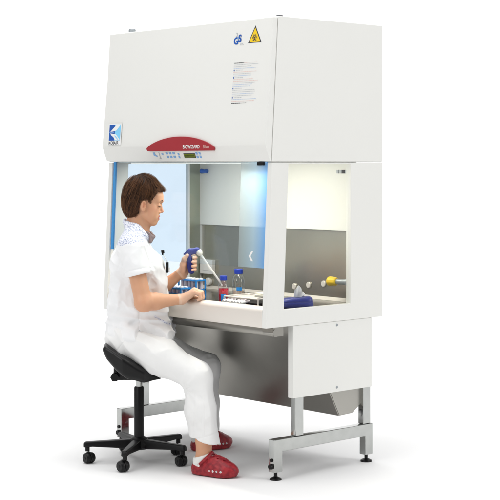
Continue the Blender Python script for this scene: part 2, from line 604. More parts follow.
    P(m.build("back_cove", M['steel_light'], cab))
    m = MB(); m.box((-1.169, 0.1155, 0.692), (-0.031, 0.299, 0.696))
    P(m.build("chamber_floor", M['paint'], cab))
    # armrest lip
    m = MB()
    arc = [(0.022 - 0.022 * math.cos(a) + 0.003, 0.757 + 0.022 * math.sin(a)) for a in np.linspace(0, math.pi / 2, 9)]
    m.prism([(0.006, 0.690), (0.003, 0.700)] + arc + [(0.066, 0.779), (0.076, 0.773), (0.077, 0.690)], -1.1695, -0.0305)
    P(m.build("armrest", M['steel_light'], cab, angle=50))
    m = MB()
    m.prism([(0.055, 0.648), (0.050, 0.655), (0.050, 0.680), (0.055, 0.689), (0.115, 0.689), (0.115, 0.648)], -1.150, -0.010)
    m.tube([(-0.075, 0.066, 0.665), (-0.006, 0.066, 0.665)], 0.0185, 20)
    P(m.build("lower_rail", M['steel_dark'], cab))
    # fluorescent lamp under the hood
    m = MB(); m.box((-1.10, 0.10, 1.4195), (-0.10, 0.20, 1.4230))
    lm = bpy.data.materials.new("lamp_diffuser"); lm.use_nodes = True
    lb = lm.node_tree.nodes["Principled BSDF"]
    lb.inputs["Emission Color"].default_value = (1, 0.96, 0.84, 1); lb.inputs["Emission Strength"].default_value = 0.7
    P(m.build("lamp_diffuser", lm, cab))
    la = bpy.data.lights.new("chamber_lamp", 'AREA')
    la.shape = 'RECTANGLE'; la.size = 0.85; la.size_y = 0.10; la.energy = 12.0; la.color = (1, 0.955, 0.83)
    lo = bpy.data.objects.new("chamber_lamp", la); COL.objects.link(lo)
    lo.location = (-0.46, 0.16, 1.4180); lo.rotation_euler = (math.radians(12), 0, 0)
    # thin plate, greener and darker than the enamel, on the rear strip of the left wall
    m = MB(); m.box((-1.1698, 0.5445, 0.7605), (-1.1680, 0.6120, 1.4190))
    P(m.build("side_plate", M['liner'], cab))
    # sash: a clear pane with a band grading from pale to blue down its right edge
    yb, yt, zb, zt = 0.024, 0.044, 0.952, 1.4285
    m = MB(); m.prism([(yb, zb), (yt, zt), (yt + 0.006, zt), (yb + 0.006, zb)], -1.150, -0.034)
    sash = P(m.build("sash", M['glass'], cab, smooth=False))
    bandm = bpy.data.materials.new("graded_blue_band"); bandm.use_nodes = True
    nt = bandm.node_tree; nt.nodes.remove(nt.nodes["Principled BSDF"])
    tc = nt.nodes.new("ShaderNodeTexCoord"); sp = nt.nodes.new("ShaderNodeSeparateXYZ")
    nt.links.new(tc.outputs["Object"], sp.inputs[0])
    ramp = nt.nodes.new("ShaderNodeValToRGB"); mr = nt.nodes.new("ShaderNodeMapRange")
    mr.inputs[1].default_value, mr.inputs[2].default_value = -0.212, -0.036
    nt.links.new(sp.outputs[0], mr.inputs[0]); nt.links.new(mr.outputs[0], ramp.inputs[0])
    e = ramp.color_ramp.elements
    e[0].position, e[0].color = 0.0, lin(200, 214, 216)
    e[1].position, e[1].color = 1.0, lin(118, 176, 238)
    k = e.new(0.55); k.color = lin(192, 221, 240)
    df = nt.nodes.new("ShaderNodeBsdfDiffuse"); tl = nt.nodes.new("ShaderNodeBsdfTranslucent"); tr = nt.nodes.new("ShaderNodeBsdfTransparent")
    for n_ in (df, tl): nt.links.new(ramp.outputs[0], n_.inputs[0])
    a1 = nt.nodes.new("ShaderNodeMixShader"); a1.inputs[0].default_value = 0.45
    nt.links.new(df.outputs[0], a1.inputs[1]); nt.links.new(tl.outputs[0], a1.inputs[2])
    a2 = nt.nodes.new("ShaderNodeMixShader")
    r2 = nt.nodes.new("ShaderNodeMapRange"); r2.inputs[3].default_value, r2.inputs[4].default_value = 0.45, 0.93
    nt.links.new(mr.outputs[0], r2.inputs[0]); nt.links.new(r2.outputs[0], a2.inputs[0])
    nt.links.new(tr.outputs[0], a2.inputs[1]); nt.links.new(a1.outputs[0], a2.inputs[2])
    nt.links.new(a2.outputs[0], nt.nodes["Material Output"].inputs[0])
    def sy(z): return yb + (z - zb) * (yt - yb) / (zt - zb)
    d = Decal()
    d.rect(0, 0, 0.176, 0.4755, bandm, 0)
    d.build("graded_band", (-0.212, sy(0.9525), 0.9525), (1, 0, 0), (0, yt - yb, zt - zb), sash, lift=0.0008)
    d = Decal()
    for sgn in (1, -1):
        d.poly([(0, 0), (0.013, 0), (0.030, sgn * 0.022), (0.017, sgn * 0.022)], M['paper'], 0)
    d.build("height_arrow", (-0.142, sy(1.003), 1.003), (1, 0, 0), (0, yt - yb, zt - zb), sash, lift=0.0016)
    m = MB()
    m.prism([(yb - 0.002, 0.990), (yt - 0.002, 1.427), (yt + 0.008, 1.427), (yb + 0.008, 0.990)], -1.166, -1.151)
    m.build("edge_gasket", M['gasket'], sash)
    m = MB(); m.box((-0.092, 0.028, 1.411), (-0.050, 0.040, 1.4265))
    m.build("sash_latch", M['black'], sash, bevel=0.003)
    # fittings and round discs on the back wall
    def Pb(o): return P(o)
    m = MB(); m.box((-1.160, 0.606, 0.838), (-1.062, 0.6295, 0.912))
    m.box((-1.135, 0.603, 0.856), (-1.087, 0.6055, 0.894))
    Pb(m.build("power_socket", M['white'], cab, bevel=0.003))
    wall_discs = [(-1.110, 0.797), (-0.466, 0.812), (-0.366, 0.825), (-0.263, 0.837)]  # the first is a gas port, the other three plain pale discs
    for i, (x, z) in enumerate(wall_discs):
        m = MB()
        rr = 0.020 if i == 0 else 0.015
        dp_ = 0.0135 if i == 0 else 0.005
        m.tube([(x, 0.6295, z), (x, 0.6295 - dp_, z), (x, 0.627 - dp_, z)], [rr, rr, rr * 0.85], 22)
        Pb(m.build("wall_disc", M['white'] if i == 0 else M['steel_light'], cab))
    # blue tap high on the baffle
    m = MB()
    m.tube([(-1.112, 0.6155, 1.379), (-1.112, 0.590, 1.379)], [0.011, 0.009], 16)
    m.tube([(-1.122, 0.584, 1.379), (-1.085, 0.584, 1.377)], [0.013, 0.007], 16)
    Pb(m.build("service_tap", M['logo_dark'], cab))
    # little row of grey and dark marks
    m = MB()
    for k, (w_, mi) in enumerate(((0.012, 0), (0.014, 0), (0.016, 1), (0.010, 0), (0.010, 0))):
        x = -0.160 + k * 0.019
        m.box((x, 0.610, 1.372), (x + w_, 0.6155, 1.388), mi)
    Pb(m.build("mark_row", [M['ink_grey'], M['ink_dark']], cab))
    # gas tap on the right wall
    m = MB()
    m.tube([(-0.0305, 0.560, 0.862), (-0.040, 0.560, 0.862)], 0.020, 20)
    m.tube([(-0.040, 0.560, 0.862), (-0.105, 0.556, 0.861)], 0.013, 18)
    gt = P(m.build("gas_tap", M['grey'], cab))
    m = MB()
    m.tube([(-0.104, 0.556, 0.861), (-0.112, 0.555, 0.861), (-0.150, 0.553, 0.860), (-0.158, 0.552, 0.860)], [0.016, 0.021, 0.024, 0.018], 10)
    m.build("tap_knob", M['yellow'], gt, bevel=0.003)
    # hopper under the chamber
    m = MB()
    m.prism([(0.300, 0.6895), (0.316, 0.600), (0.511, 0.237), (0.606, 0.240), (0.700, 0.300), (0.722, 0.6895)], -1.150, -0.050)
    hp = P(m.build("hopper", M['steel_dark'], cab, bevel=0.006))
    m = MB(); m.prism([(0.322, 0.600), (0.514, 0.243), (0.604, 0.246), (0.695, 0.304), (0.714, 0.600)], -0.0495, -0.0480)  # added sheet, lighter steel to stand in for light the end reflects
    m.build("lit_end_plate", M['steel'], hp)
    # cover plates over the legs
    for x0, x1 in ((-0.038, -0.004), (-1.196, -1.162)):
        m = MB(); m.box((x0, 0.170, 0.362), (x1, 0.691, 0.6892))
        cp = P(m.build("side_cover", M['paint'], cab, bevel=0.003))
        sx, sd = (x1, 1) if x1 > -0.5 else (x0, -1)
        for z in (0.672, 0.384):
            s_ = MB(); s_.tube([(sx, 0.452, z), (sx + sd * 0.003, 0.452, z)], [0.0065, 0.005], 14)
            s_.build("screw", M['grey'], cp)
    # H frames
    for xc in (-0.048, -1.172):
        m = MB()
        a, b = xc - 0.020, xc + 0.020
        m.prism([(0.078, 0.036), (0.078, 0.183), (0.722, 0.183), (0.722, 0.036), (0.672, 0.036), (0.672, 0.126), (0.128, 0.126), (0.128, 0.036)], a, b)
        fr = P(m.build("leg_frame", M['chrome'], cab, bevel=0.003))
        for y in (0.213, 0.660):
            q = MB(); q.box((xc - 0.017, y, 0.1835), (xc + 0.017, y + 0.050, 0.6885))
            q.build("post", M['chrome'], fr, bevel=0.003)
        for y in (0.103, 0.697):
            q = MB(); q.lathe([(0.0, 0.036), (0.008, 0.036), (0.008, 0.016), (0.026, 0.008), (0.028, 0.0), (0, 0)], (xc, y, 0))
            q.build("foot", M['black'], fr)
        q = MB(); q.tube([(xc, 0.0785, 0.062), (xc, 0.066, 0.062)], [0.013, 0.011], 14)
        q.tube([(xc, 0.0785, 0.090), (xc, 0.073, 0.090)], [0.008, 0.008], 12)
        q.build("end_disc", M['black'], fr)  # two small black discs on the leg's front end
    return cab


cabinet = make_cabinet()


# ------------------------------------------------------------------ things inside the chamber
def bottle(name, loc, r, h, label, fill, fillh, mark=None):
    e = empty(name, loc)
    tag(e, label, "bottle", None)
    sh = h * 0.60
    m = MB()
    m.lathe([(0, 0.001), (r * .92, 0.0), (r, 0.004), (r, sh), (r * .93, sh + h * .08), (r * .62, sh + h * .20), (r * .50, sh + h * .24), (r * .50, h * .90)], (0, 0, 0), 32)
    m.build("glass_body", M['bottle'], e)
    m = MB()
    m.lathe([(0, 0.003), (r * .90, 0.003), (r * .94, 0.007), (r * .94, fillh), (0, fillh)], (0, 0, 0), 32)
    m.build("liquid", fill, e)
    m = MB()
    n = 30
    m.lathe([(0, h * .825), (r * .70, h * .825), (r * .72, h * .84), (r * .72, h * .985), (r * .66, h), (0, h)], (0, 0, 0), n)
    m.build("cap", M['blue'], e, bevel=0.001)
    if mark:
        m = MB()
        a0, a1, z0, z1 = mark
        rr = r + 0.0006
        aa = np.linspace(a0, a1, 9)
        lo = [m.bm.verts.new((rr * math.cos(a), rr * math.sin(a), z0)) for a in aa]
        hi = [m.bm.verts.new((rr * math.cos(a), rr * math.sin(a), z1)) for a in aa]
        for i in range(8): m.face([lo[i], lo[i + 1], hi[i + 1], hi[i]], 0)
        m.build("label", M['rackblue'], e)
    return e


CAMA = -0.83 + 0.12                            # the way to the viewer, for label fronts
bottle("red_bottle", ((-0.5200, 0.2070, 0.7610)), 0.0245, 0.122, "small glass bottle half full of red liquid with blue label and blue cap", M['liquid'], 0.062,
       (-math.pi / 2 + 0.83 - 0.50, -math.pi / 2 + 0.83 + 0.45, 0.004, 0.036))
bottle("clear_bottle", ((-0.6240, 0.3980, 0.7610)), 0.0305, 0.140, "taller clear glass bottle with pale pinkish contents and blue cap", M['peach'], 0.036,
       (-math.pi / 2 + 0.83 - 0.35, -math.pi / 2 + 0.83 + 0.55, 0.036, 0.052))


def blue_rack(name, loc, n, hgt, label, tubelabel):
    """blue wire-frame tube rack of n x 2 tubes; the tubes are things of their own"""
    sp, rz = 0.026, 0.0
    e = empty(name, loc, rz)
    tag(e, label, "tube rack", "blue tube racks")
    L0, D0 = n * sp + 0.008, 0.060
    for z, nm in ((hgt, "upper_grid"), (hgt * 0.45, "lower_grid")):
        m = MB()
        for y in (0, D0 / 2, D0):
            m.box((-L0, y - 0.003, z - 0.0035), (0, y + 0.003, z + 0.0035))
        for k in range(n + 1):
            x = -L0 + 0.003 + k * (L0 - 0.006) / n
            m.box((x - 0.003, 0.0031, z - 0.003), (x + 0.003, D0 / 2 - 0.0031, z + 0.003))
            m.box((x - 0.003, D0 / 2 + 0.0031, z - 0.003), (x + 0.003, D0 - 0.0031, z + 0.003))
        m.build(nm, M['rackblue'], e)
    for x in (-L0, -0.006):
        for y in (-0.003, D0 - 0.003):
            m = MB(); m.box((x, y, 0), (x + 0.006, y + 0.006, hgt - 0.0036))
            m.build("leg", M['rackblue'], e)
    proto = None
    for j in range(2):
        for k in range(n):
            x, y = loc[0] - L0 + 0.003 + (k + 0.5) * (L0 - 0.006) / n, loc[1] + D0 * (0.25 + 0.5 * j)
            if proto is None:
                m = MB()
                m.lathe([(0, 0.0), (0.005, 0.004), (0.008, 0.016), (0.0082, hgt - 0.008), (0, hgt - 0.008)], (0, 0, 0), 14)
                m.lathe([(0.0098, hgt - 0.0075), (0.0102, hgt + 0.006), (0, hgt + 0.008)], (0, 0, 0), 14, 1)
                proto = m.build("sample_tube", [M['tubepink'], M['white']])
                o = proto
            else:
                o = proto.copy(); COL.objects.link(o)
            o.location = (x, y, loc[2] + 0.002)
            tag(o, tubelabel, "tube", "tubes in " + label.split(" ", 1)[0] + " blue rack")
    return e


r1 = (-0.7470, 0.2300, 0.8450)
r2 = (-0.7360, 0.1530, 0.8120)
blue_rack("tube_rack", (r1[0], r1[1], 0.7605), 5, 0.083, "taller bright blue tube rack behind the resting hand", "pale capped tube standing in the taller blue rack")
blue_rack("tube_rack", (r2[0], r2[1] - 0.03, 0.7605), 4, 0.051, "shorter bright blue tube rack nearest the woman's wrist", "pale capped tube standing in the shorter blue rack")


def steel_rack(loc):
    e = empty("steel_rack", loc)
    tag(e, "low steel rack of metal rods beside the bottles on the work surface", "rack")
    w, dp, h = 0.235, 0.150, 0.030
    m = MB()
    for y in (0, dp):
        m.tube([(-w, y, h), (0, y, h)], 0.0035, 10)
    for x in (-w, 0):
        m.tube([(x, 0, h), (x, dp, h)], 0.0035, 10)
    m.build("rim", M['steel_light'], e)
    for k in range(9):
        y = dp * (k + 0.5) / 9
        m = MB(); m.tube([(-w, y, h - 0.004), (0, y, h - 0.004)], 0.0026, 8)
        m.build("rod", M['steel_light'], e)
    for x in (-w, 0):
        for y in (0, dp):
            m = MB(); m.tube([(x, y, 0), (x, y, h - 0.003)], 0.004, 10)
            m.build("leg", M['steel_light'], e)
    m = MB(); m.box((-w + .004, 0.006, 0.002), (-0.004, dp - 0.006, 0.010))
    m.build("base_tray", M['black'], e, bevel=0.002)
    return e


tr = (-0.2570, 0.2140, 0.7610)
steel_rack((tr[0] + 0.01, tr[1] - 0.035, 0.7605))
m = MB()
m.lathe([(0, -0.012), (0.0080, -0.011), (0.0085, 0.011), (0.0070, 0.012)], (0, 0, 0), 18)
m.lathe([(0, 0.0125), (0.0058, 0.0125), (0.0062, 0.030), (0.003, 0.040), (0, 0.041)], (0, 0, 0), 16, 1)
vial = m.build("sample_vial", [M['white'], M['tubepink']])
for k in range(7):
    o = vial if k == 0 else vial.copy()
    if k: COL.objects.link(o)
    o.rotation_euler = (math.radians(-78 + (k * 37 % 11) - 5), 0, 0.20 - (k * 53 % 17) * 0.03)
    o.location = (tr[0] - 0.205 + k * 0.0215, tr[1] - 0.052 + 0.003 * (k % 2), 0.7700)
    tag(o, "small white capped vial lying in the row before the steel rack", "vial", "vials lying before the steel rack")

# folded wipes on the rack
m = MB()
for k, (a, b, z) in enumerate(((0.0, 0.0, 0.0), (0.004, -0.003, 0.0062), (-0.003, 0.004, 0.0124))):
    m.box((-0.060 + a, b, z), (0.0 + a, 0.070 + b, z + 0.0058))
wp = m.build("folded_wipes", M['cream'], None, bevel=0.002)
wp.location = (tr[0] + 0.005, tr[1] + 0.015, 0.7950)
wp.rotation_euler = (0, 0, 0.25)
tag(wp, "small cream pad of folded wipes lying on the steel rods", "wipes")


def wipe_box(loc, rz):
    e = empty("wipe_dispenser", loc, rz)
    tag(e, "dark blue wipe dispenser with a white tissue standing out of its slot", "wipe dispenser")
    m = MB()
    bm = m.bm
    L0, w, h = 0.150, 0.085, 0.043
    def loop(s, z, n=28):
        out = []
        for k in range(n):
            a = 2 * math.pi * k / n
            c, s_ = math.cos(a), math.sin(a)
            x = math.copysign(abs(c) ** 0.45, c) * L0 / 2 * s
            y = math.copysign(abs(s_) ** 0.45, s_) * w / 2 * s
            out.append(bm.verts.new((x, y, z + (0.006 * (x / (L0 / 2)) if z > h * .7 else 0))))
        return out
    lv = [loop(0.93, 0.0), loop(1.0, 0.004), loop(1.0, h * .50), loop(0.97, h * .54), loop(0.985, h * .58), loop(0.93, h * .85), loop(0.80, h), loop(0.40, h + .001)]
    for a, b in zip(lv[:-1], lv[1:]):
        for k in range(28): m.face([a[k], a[(k + 1) % 28], b[(k + 1) % 28], b[k]], 0)
    m.face(lv[0][::-1], 0); m.face(lv[-1], 0)
    m.build("case", M['navy'], e)
    m = MB()
    m.box((-L0 / 2 - 0.0012, -0.022, 0.010), (-L0 / 2 + 0.002, 0.022, 0.019))
    m.build("case_label", M['white'], e)
    # tissue: a crumpled, folded sheet
    bm2 = bmesh.new()
    nu, nv = 30, 22
    vs = []
    for i in range(nu):
        for j in range(nv):
            u, v = i / (nu - 1) - .5, j / (nv - 1)
            wd = 0.030 + 0.022 * v
            x = u * wd + 0.012 * v
            y = 0.012 * math.sin(u * 5.5 + 0.6) * (0.35 + v) + 0.004 * math.sin(u * 17 + v * 4) * v - 0.016 * v * v
            z = h - 0.004 + v * (0.060 - 0.030 * abs(u + 0.12) ** 1.2 * 2) - 0.010 * v * v * (1 if u > .2 else 0)
            vs.append(bm2.verts.new((x, y, z)))
    for i in range(nu - 1):
        for j in range(nv - 1):
            bm2.faces.new([vs[i * nv + j], vs[(i + 1) * nv + j], vs[(i + 1) * nv + j + 1], vs[i * nv + j + 1]])
    me = bpy.data.meshes.new("tissue"); bm2.to_mesh(me); bm2.free()
    me.polygons.foreach_set("use_smooth", [True] * len(me.polygons))
    t = link("tissue", me, M['paper'], e)
    sol = t.modifiers.new("thickness", 'SOLIDIFY'); sol.thickness = 0.0012
    return e


wipe_box((-0.098, 0.285, 0.7605), 0.95)


# ------------------------------------------------------------------ smooth solids: distance fields turned into meshes
def vnoise(P, seed=0):
    """value noise, about -1..1"""
    P = np.asarray(P, np.float64)
    i = np.floor(P).astype(np.int64)
    f = P - i
    f = f * f * f * (f * (f * 6 - 15) + 10)
    def hsh(x, y, z):
        h = (x * 374761393 + y * 668265263 + z * 2147483647 + seed * 144269) & 0xFFFFFFFF
        h = ((h ^ (h >> 13)) * 1274126177) & 0xFFFFFFFF
        return ((h ^ (h >> 16)) & 0xFFFF) / 32767.5 - 1
    x, y, z = i[:, 0], i[:, 1], i[:, 2]
    r = 0
    for dx in (0, 1):
        for dy in (0, 1):
            for dz in (0, 1):
                w = (f[:, 0] if dx else 1 - f[:, 0]) * (f[:, 1] if dy else 1 - f[:, 1]) * (f[:, 2] if dz else 1 - f[:, 2])
                r = r + w * hsh(x + dx, y + dy, z + dz)
    return r


def A(*p): return np.array(p, float)


def rc(a, b, ra, rb):
    a, b = A(*a), A(*b)
    ab = b - a
    L2 = ab @ ab
    def f(P):
        t = np.clip(((P - a) @ ab) / L2, 0, 1)
        return np.linalg.norm(P - a - t[:, None] * ab, axis=1) - (ra + (rb - ra) * t)
    return f


def sph(c, r):
    c = A(*c)
    return lambda P: np.linalg.norm(P - c, axis=1) - r


def rot_xyz(rx=0, ry=0, rz=0):
    return np.array((Matrix.Rotation(rz, 3, 'Z') @ Matrix.Rotation(ry, 3, 'Y') @ Matrix.Rotation(rx, 3, 'X')))


def ell(c, r, R=None):
    c, r = A(*c), A(*r)
    def f(P):
        Q = P - c
        if R is not None: Q = Q @ R
        k0 = np.linalg.norm(Q / r, axis=1)
        k1 = np.linalg.norm(Q / (r * r), axis=1)
        return k0 * (k0 - 1.0) / np.maximum(k1, 1e-9)
    return f


def plane(p, n):
    p, n = A(*p), A(*n)
    n = n / np.linalg.norm(n)
    return lambda P: (P - p) @ n


class Field:
    def __init__(self): self.ops, self.disp = [], None

    def add(self, f, k=0.0): self.ops.append(('+', f, k)); return self
    def sub(self, f, k=0.0): self.ops.append(('-', f, k)); return self
    def cut(self, f, k=0.0): self.ops.append(('*', f, k)); return self   # keep where f < 0

    def eval(self, P, skip=None):
        d = np.full(len(P), 9.0)
        for i, (o, f, k) in enumerate(self.ops):
            if skip is not None and skip[i]: continue
            v = f(P)
            if o == '+':
                if k:
                    h = np.maximum(k - np.abs(d - v), 0) / k
                    d = np.minimum(d, v) - h * h * k * .25
                else: d = np.minimum(d, v)
            else:
                if o == '-': v = -v
                if k:
                    h = np.maximum(k - np.abs(d - v), 0) / k
                    d = np.maximum(d, v) + h * h * k * .25
                else: d = np.maximum(d, v)
        if self.disp is not None:
            near = np.abs(d) < 0.03
            if near.any(): d[near] = d[near] + self.disp(P[near])
        return d

    def mesh(self, lo, hi, h, B=20):
        lo, hi = A(*lo), A(*hi)
        n = np.ceil((hi - lo) / h).astype(int) + 1
        nb = np.ceil(n / B).astype(int)
        g = np.arange(B + 1)
        loc = np.stack(np.meshgrid(g, g, g, indexing='ij'), -1).reshape(-1, 3)
        NX, NY, NZ = (nb * B + 3)
        gid = lambda q: (q[..., 0] * NY + q[..., 1]) * NZ + q[..., 2]
        rad = B * h * 0.87
        VID, VP, Q = [], [], []
        for bi in range(nb[0]):
            for bj in range(nb[1]):
                for bk in range(nb[2]):
                    base = A(bi, bj, bk).astype(int) * B
                    ctr = (lo + (base + B / 2) * h)[None]
                    skip, alive = [], True
                    dmin = 9
                    for (o, f, k) in self.ops:
                        v = float(f(ctr)[0])
                        if o == '+':
                            skip.append(v > 1.6 * rad + 0.06); dmin = min(dmin, v)
                        elif o == '-': skip.append(v > 1.6 * rad + 0.06)
                        else: skip.append(v < -(1.6 * rad + 0.06))
                    if dmin > 1.6 * rad + 0.05: continue
                    P = lo + (base + loc) * h
                    F = self.eval(P, skip).reshape(B + 1, B + 1, B + 1)
                    s = F < 0
                    if s.all() or not s.any(): continue
                    c = np.zeros((B, B, B), int)
                    acc = np.zeros((B, B, B, 3)); cnt = np.zeros((B, B, B))
                    corner = lambda a: (slice(a[0], a[0] + B), slice(a[1], a[1] + B), slice(a[2], a[2] + B))
                    for ax in range(3):
                        o1, o2 = [(1, 2), (0, 2), (0, 1)][ax]
                        for u in (0, 1):
                            for w in (0, 1):
                                a = [0, 0, 0]; a[o1], a[o2] = u, w
                                b = list(a); b[ax] = 1
                                fa, fb = F[corner(a)], F[corner(b)]
                                x = (fa < 0) != (fb < 0)
                                t = np.where(x, fa / np.where(x, fa - fb, 1), 0)
                                pos = np.zeros((B, B, B, 3)); pos[..., o1] = u; pos[..., o2] = w; pos[..., ax] = t
                                acc += pos * x[..., None]; cnt += x
                    act = cnt > 0
                    idx = np.argwhere(act)
                    if len(idx) == 0: continue
                    VP.append(lo + (base + idx + acc[act] / cnt[act][:, None]) * h)
                    VID.append(gid(base + idx))
                    for ax in range(3):
                        o1, o2 = [(1, 2), (2, 0), (0, 1)][ax]
                        sa = s[:B, :B, :B]
                        sh = [slice(0, B)] * 3; sh[ax] = slice(1, B + 1)
                        sb = s[tuple(sh)]
                        for flip, mk in ((0, sa & ~sb), (1, ~sa & sb)):
                            e = np.argwhere(mk)
                            if len(e) == 0: continue
                            e = e + base
                            d1 = np.zeros(3, int); d1[o1] = 1
                            d2 = np.zeros(3, int); d2[o2] = 1
                            q = np.stack([gid(e - d1 - d2), gid(e - d2), gid(e), gid(e - d1)], 1)
                            Q.append(q[:, ::-1] if flip else q)
        VID, VP, Q = np.concatenate(VID), np.concatenate(VP), np.concatenate(Q)
        o = np.argsort(VID)
        VID, VP = VID[o], VP[o]
        pos = np.searchsorted(VID, Q)
        pos = np.clip(pos, 0, len(VID) - 1)
        ok = (VID[pos] == Q).all(1)
        return VP, pos[ok]


def field_mesh(name, fld, lo, hi, h, mats, parent=None, pick=None):
    V, Qd = fld.mesh(lo, hi, h)
    me = bpy.data.meshes.new(name)
    me.vertices.add(len(V)); me.vertices.foreach_set("co", V.astype(np.float32).ravel())
    me.loops.add(len(Qd) * 4); me.loops.foreach_set("vertex_index", Qd.astype(np.int32).ravel())
    me.polygons.add(len(Qd)); me.polygons.foreach_set("loop_start", np.arange(0, len(Qd) * 4, 4, dtype=np.int32))
    me.polygons.foreach_set("use_smooth", np.ones(len(Qd), bool))
    if pick is not None:
        me.polygons.foreach_set("material_index", pick(V[Qd].mean(1)).astype(np.int32))
    me.update(calc_edges=True)
    me.validate()
    return link(name, me, mats, parent)


# ------------------------------------------------------------------ the saddle stool (modelled about its own base, x towards the cabinet)
HUB = (-0.774, -0.105, 0.0)
ROT = 0.83


def make_stool():
    e = empty("saddle_stool", HUB, ROT)
    tag(e, "black saddle stool on a five star castor base that the woman sits on", "stool")
    f = Field()
    prof = [((-0.1401, -0.1000, 0.5513), .0150), ((-0.1143, -0.1000, 0.5255), .0210), ((-0.0673, -0.1000, 0.4903), .0285), ((-0.0204, -0.1000, 0.4598), .0285), ((0.0406, -0.1000, 0.4363), .0205), ((0.1086, -0.1000, 0.4166), .0060)]
    def seat(P):
        yy = np.abs(P[:, 1])
        drop = 0.30 * np.maximum(yy - 0.06, 0) ** 1.5 - 0.0139
        x, z = P[:, 0], P[:, 2] + drop
        d = np.full(len(P), 9.0)
        for (a, ra), (b, rb) in zip(prof[:-1], prof[1:]):
            ax, az, bx, bz = a[0], a[2], b[0], b[2]
            ux, uz = bx - ax, bz - az
            t = np.clip(((x - ax) * ux + (z - az) * uz) / (ux * ux + uz * uz), 0, 1)
            v = np.hypot(x - ax - t * ux, z - az - t * uz) - (ra + (rb - ra) * t)
            h = np.maximum(0.05 - np.abs(d - v), 0) / 0.05
            d = np.minimum(d, v) - h * h * 0.0125 * .6
        # wide at the back, narrow at the front
        w = np.interp(x, [-0.17, -0.06, 0.04, 0.11], [0.170, 0.218, 0.215, 0.17])
        ed = yy - w
        q = np.maximum(d + 0.014, 0) ** 2 + np.maximum(ed + 0.014, 0) ** 2
        return np.sqrt(q) + np.minimum(np.maximum(d + .014, ed + .014), 0) - 0.014
    f.add(seat)
    st = field_mesh("seat", f, (-0.20, -0.24, 0.36), (0.13, 0.24, 0.60), 0.0042, M['vinyl'], e)
    # tilt mechanism and lever knob
    m = MB()
    p0, p1 = (-0.1119, 0.0000, 0.4694), (-0.0381, 0.0000, 0.4265)
    m.prism([(-0.035, 0.392), (0.035, 0.392), (0.040, 0.455), (-0.040, 0.455)], -0.115, 0.015)
    m.build("tilt_mechanism", M['black'], e, bevel=0.006)
    m = MB()
    a, b = (-0.1081, -0.0500, 0.4716), (-0.1081, -0.0500, 0.4291)
    m.tube([(a[0] + .004, -0.05, a[2] + 0.02), (b[0], -0.05, b[2])], [0.012, 0.009], 12)
    c = (-0.1096, -0.0500, 0.4101)
    hexp = [(c[0] + 0.0215 * math.cos(t), c[2] + 0.0215 * math.sin(t)) for t in [k * math.pi / 3 for k in range(6)]]
    va = [m.bm.verts.new((x, -0.068, z)) for x, z in hexp]; vb = [m.bm.verts.new((x, -0.030, z)) for x, z in hexp]
    m.face(va, 0); m.face(vb[::-1], 0)
    for k in range(6): m.face([va[k], vb[k], vb[(k + 1) % 6], va[(k + 1) % 6]], 0)
    m.build("lever_knob", M['black'], e, bevel=0.004)
    m = MB(); m.tube([(0, 0, 0.355), (0, 0, 0.415)], 0.0148, 20)
    m.build("gas_piston", M['chrome'], e)
    m = MB(); m.lathe([(0, 0.10), (0.0235, 0.10), (0.0235, 0.352), (0.021, 0.358), (0.016, 0.359), (0, 0.359)], (0, 0, 0), 24)
    m.build("column", M['black'], e)
    m = MB(); m.lathe([(0, 0.062), (0.040, 0.062), (0.056, 0.072), (0.056, 0.092), (0.040, 0.112), (0.026, 0.122), (0, 0.122)], (0, 0, 0), 30)
    m.build("hub", M['black'], e)
    for k in range(5):
        a = math.radians(-101 + 72 * k)
        c, s = math.cos(a), math.sin(a)
        r0, r1 = 0.035, 0.262
        m = MB()
        def V_(r, side, z): return m.bm.verts.new((r * c - side * s, r * s + side * c, z))
        secs = [(r0, .026, .066, .110), (0.12, .023, .072, .106), (0.22, .018, .078, .102), (r1 - .01, .017, .076, .101), (r1, .012, .074, .094)]
        rings = [[V_(r, -w, z0), V_(r, w, z0), V_(r, w * .75, z1), V_(r, -w * .75, z1)] for r, w, z0, z1 in secs]
        m.face(rings[0], 0); m.face(rings[-1][::-1], 0)
        for p, q in zip(rings[:-1], rings[1:]):
            for i in range(4): m.face([p[i], p[(i + 1) % 4], q[(i + 1) % 4], q[i]], 0)
        arm = m.build("base_arm", M['black'], e, bevel=0.005, seg=2)
        ex, ey = (r1 - 0.018) * c, (r1 - 0.018) * s
        m = MB()
        yaw = a + (0.9, -0.5, 0.4, 1.3, -1.0)[k]
        tx, ty = math.cos(yaw), math.sin(yaw)            # rolling direction
        ax_, ay_ = -ty, tx                                # axle
        cx_, cy_ = ex - tx * 0.014, ey - ty * 0.014
        m.tube([(ex, ey, 0.076), (ex, ey, 0.056)], 0.011, 12)
        m.tube([(cx_ - ax_ * .004, cy_ - ay_ * .004, 0.0285), (cx_ + ax_ * .004, cy_ + ay_ * .004, 0.0285)], 0.028, 20)
        ca = m.build("castor", M['black'], e, bevel=0.0015)
        for sgn in (-1, 1):
            m = MB()
            i0, i1 = sgn * 0.0055, sgn * 0.0235
            m.tube([(cx_ + ax_ * i0, cy_ + ay_ * i0, 0.0265), (cx_ + ax_ * (i0 + i1) / 2, cy_ + ay_ * (i0 + i1) / 2, 0.0265), (cx_ + ax_ * i1, cy_ + ay_ * i1, 0.0265)],
                   [0.0262, 0.0262, 0.0215], 24)
            m.tube([(cx_ + ax_ * i1 * 1.01, cy_ + ay_ * i1 * 1.01, 0.0265), (cx_ + ax_ * i1 * 1.08, cy_ + ay_ * i1 * 1.08, 0.0265)], [0.009, 0.007], 14)
            m.build("wheel", M['black'], ca, bevel=0.0012)
    return e


make_stool()


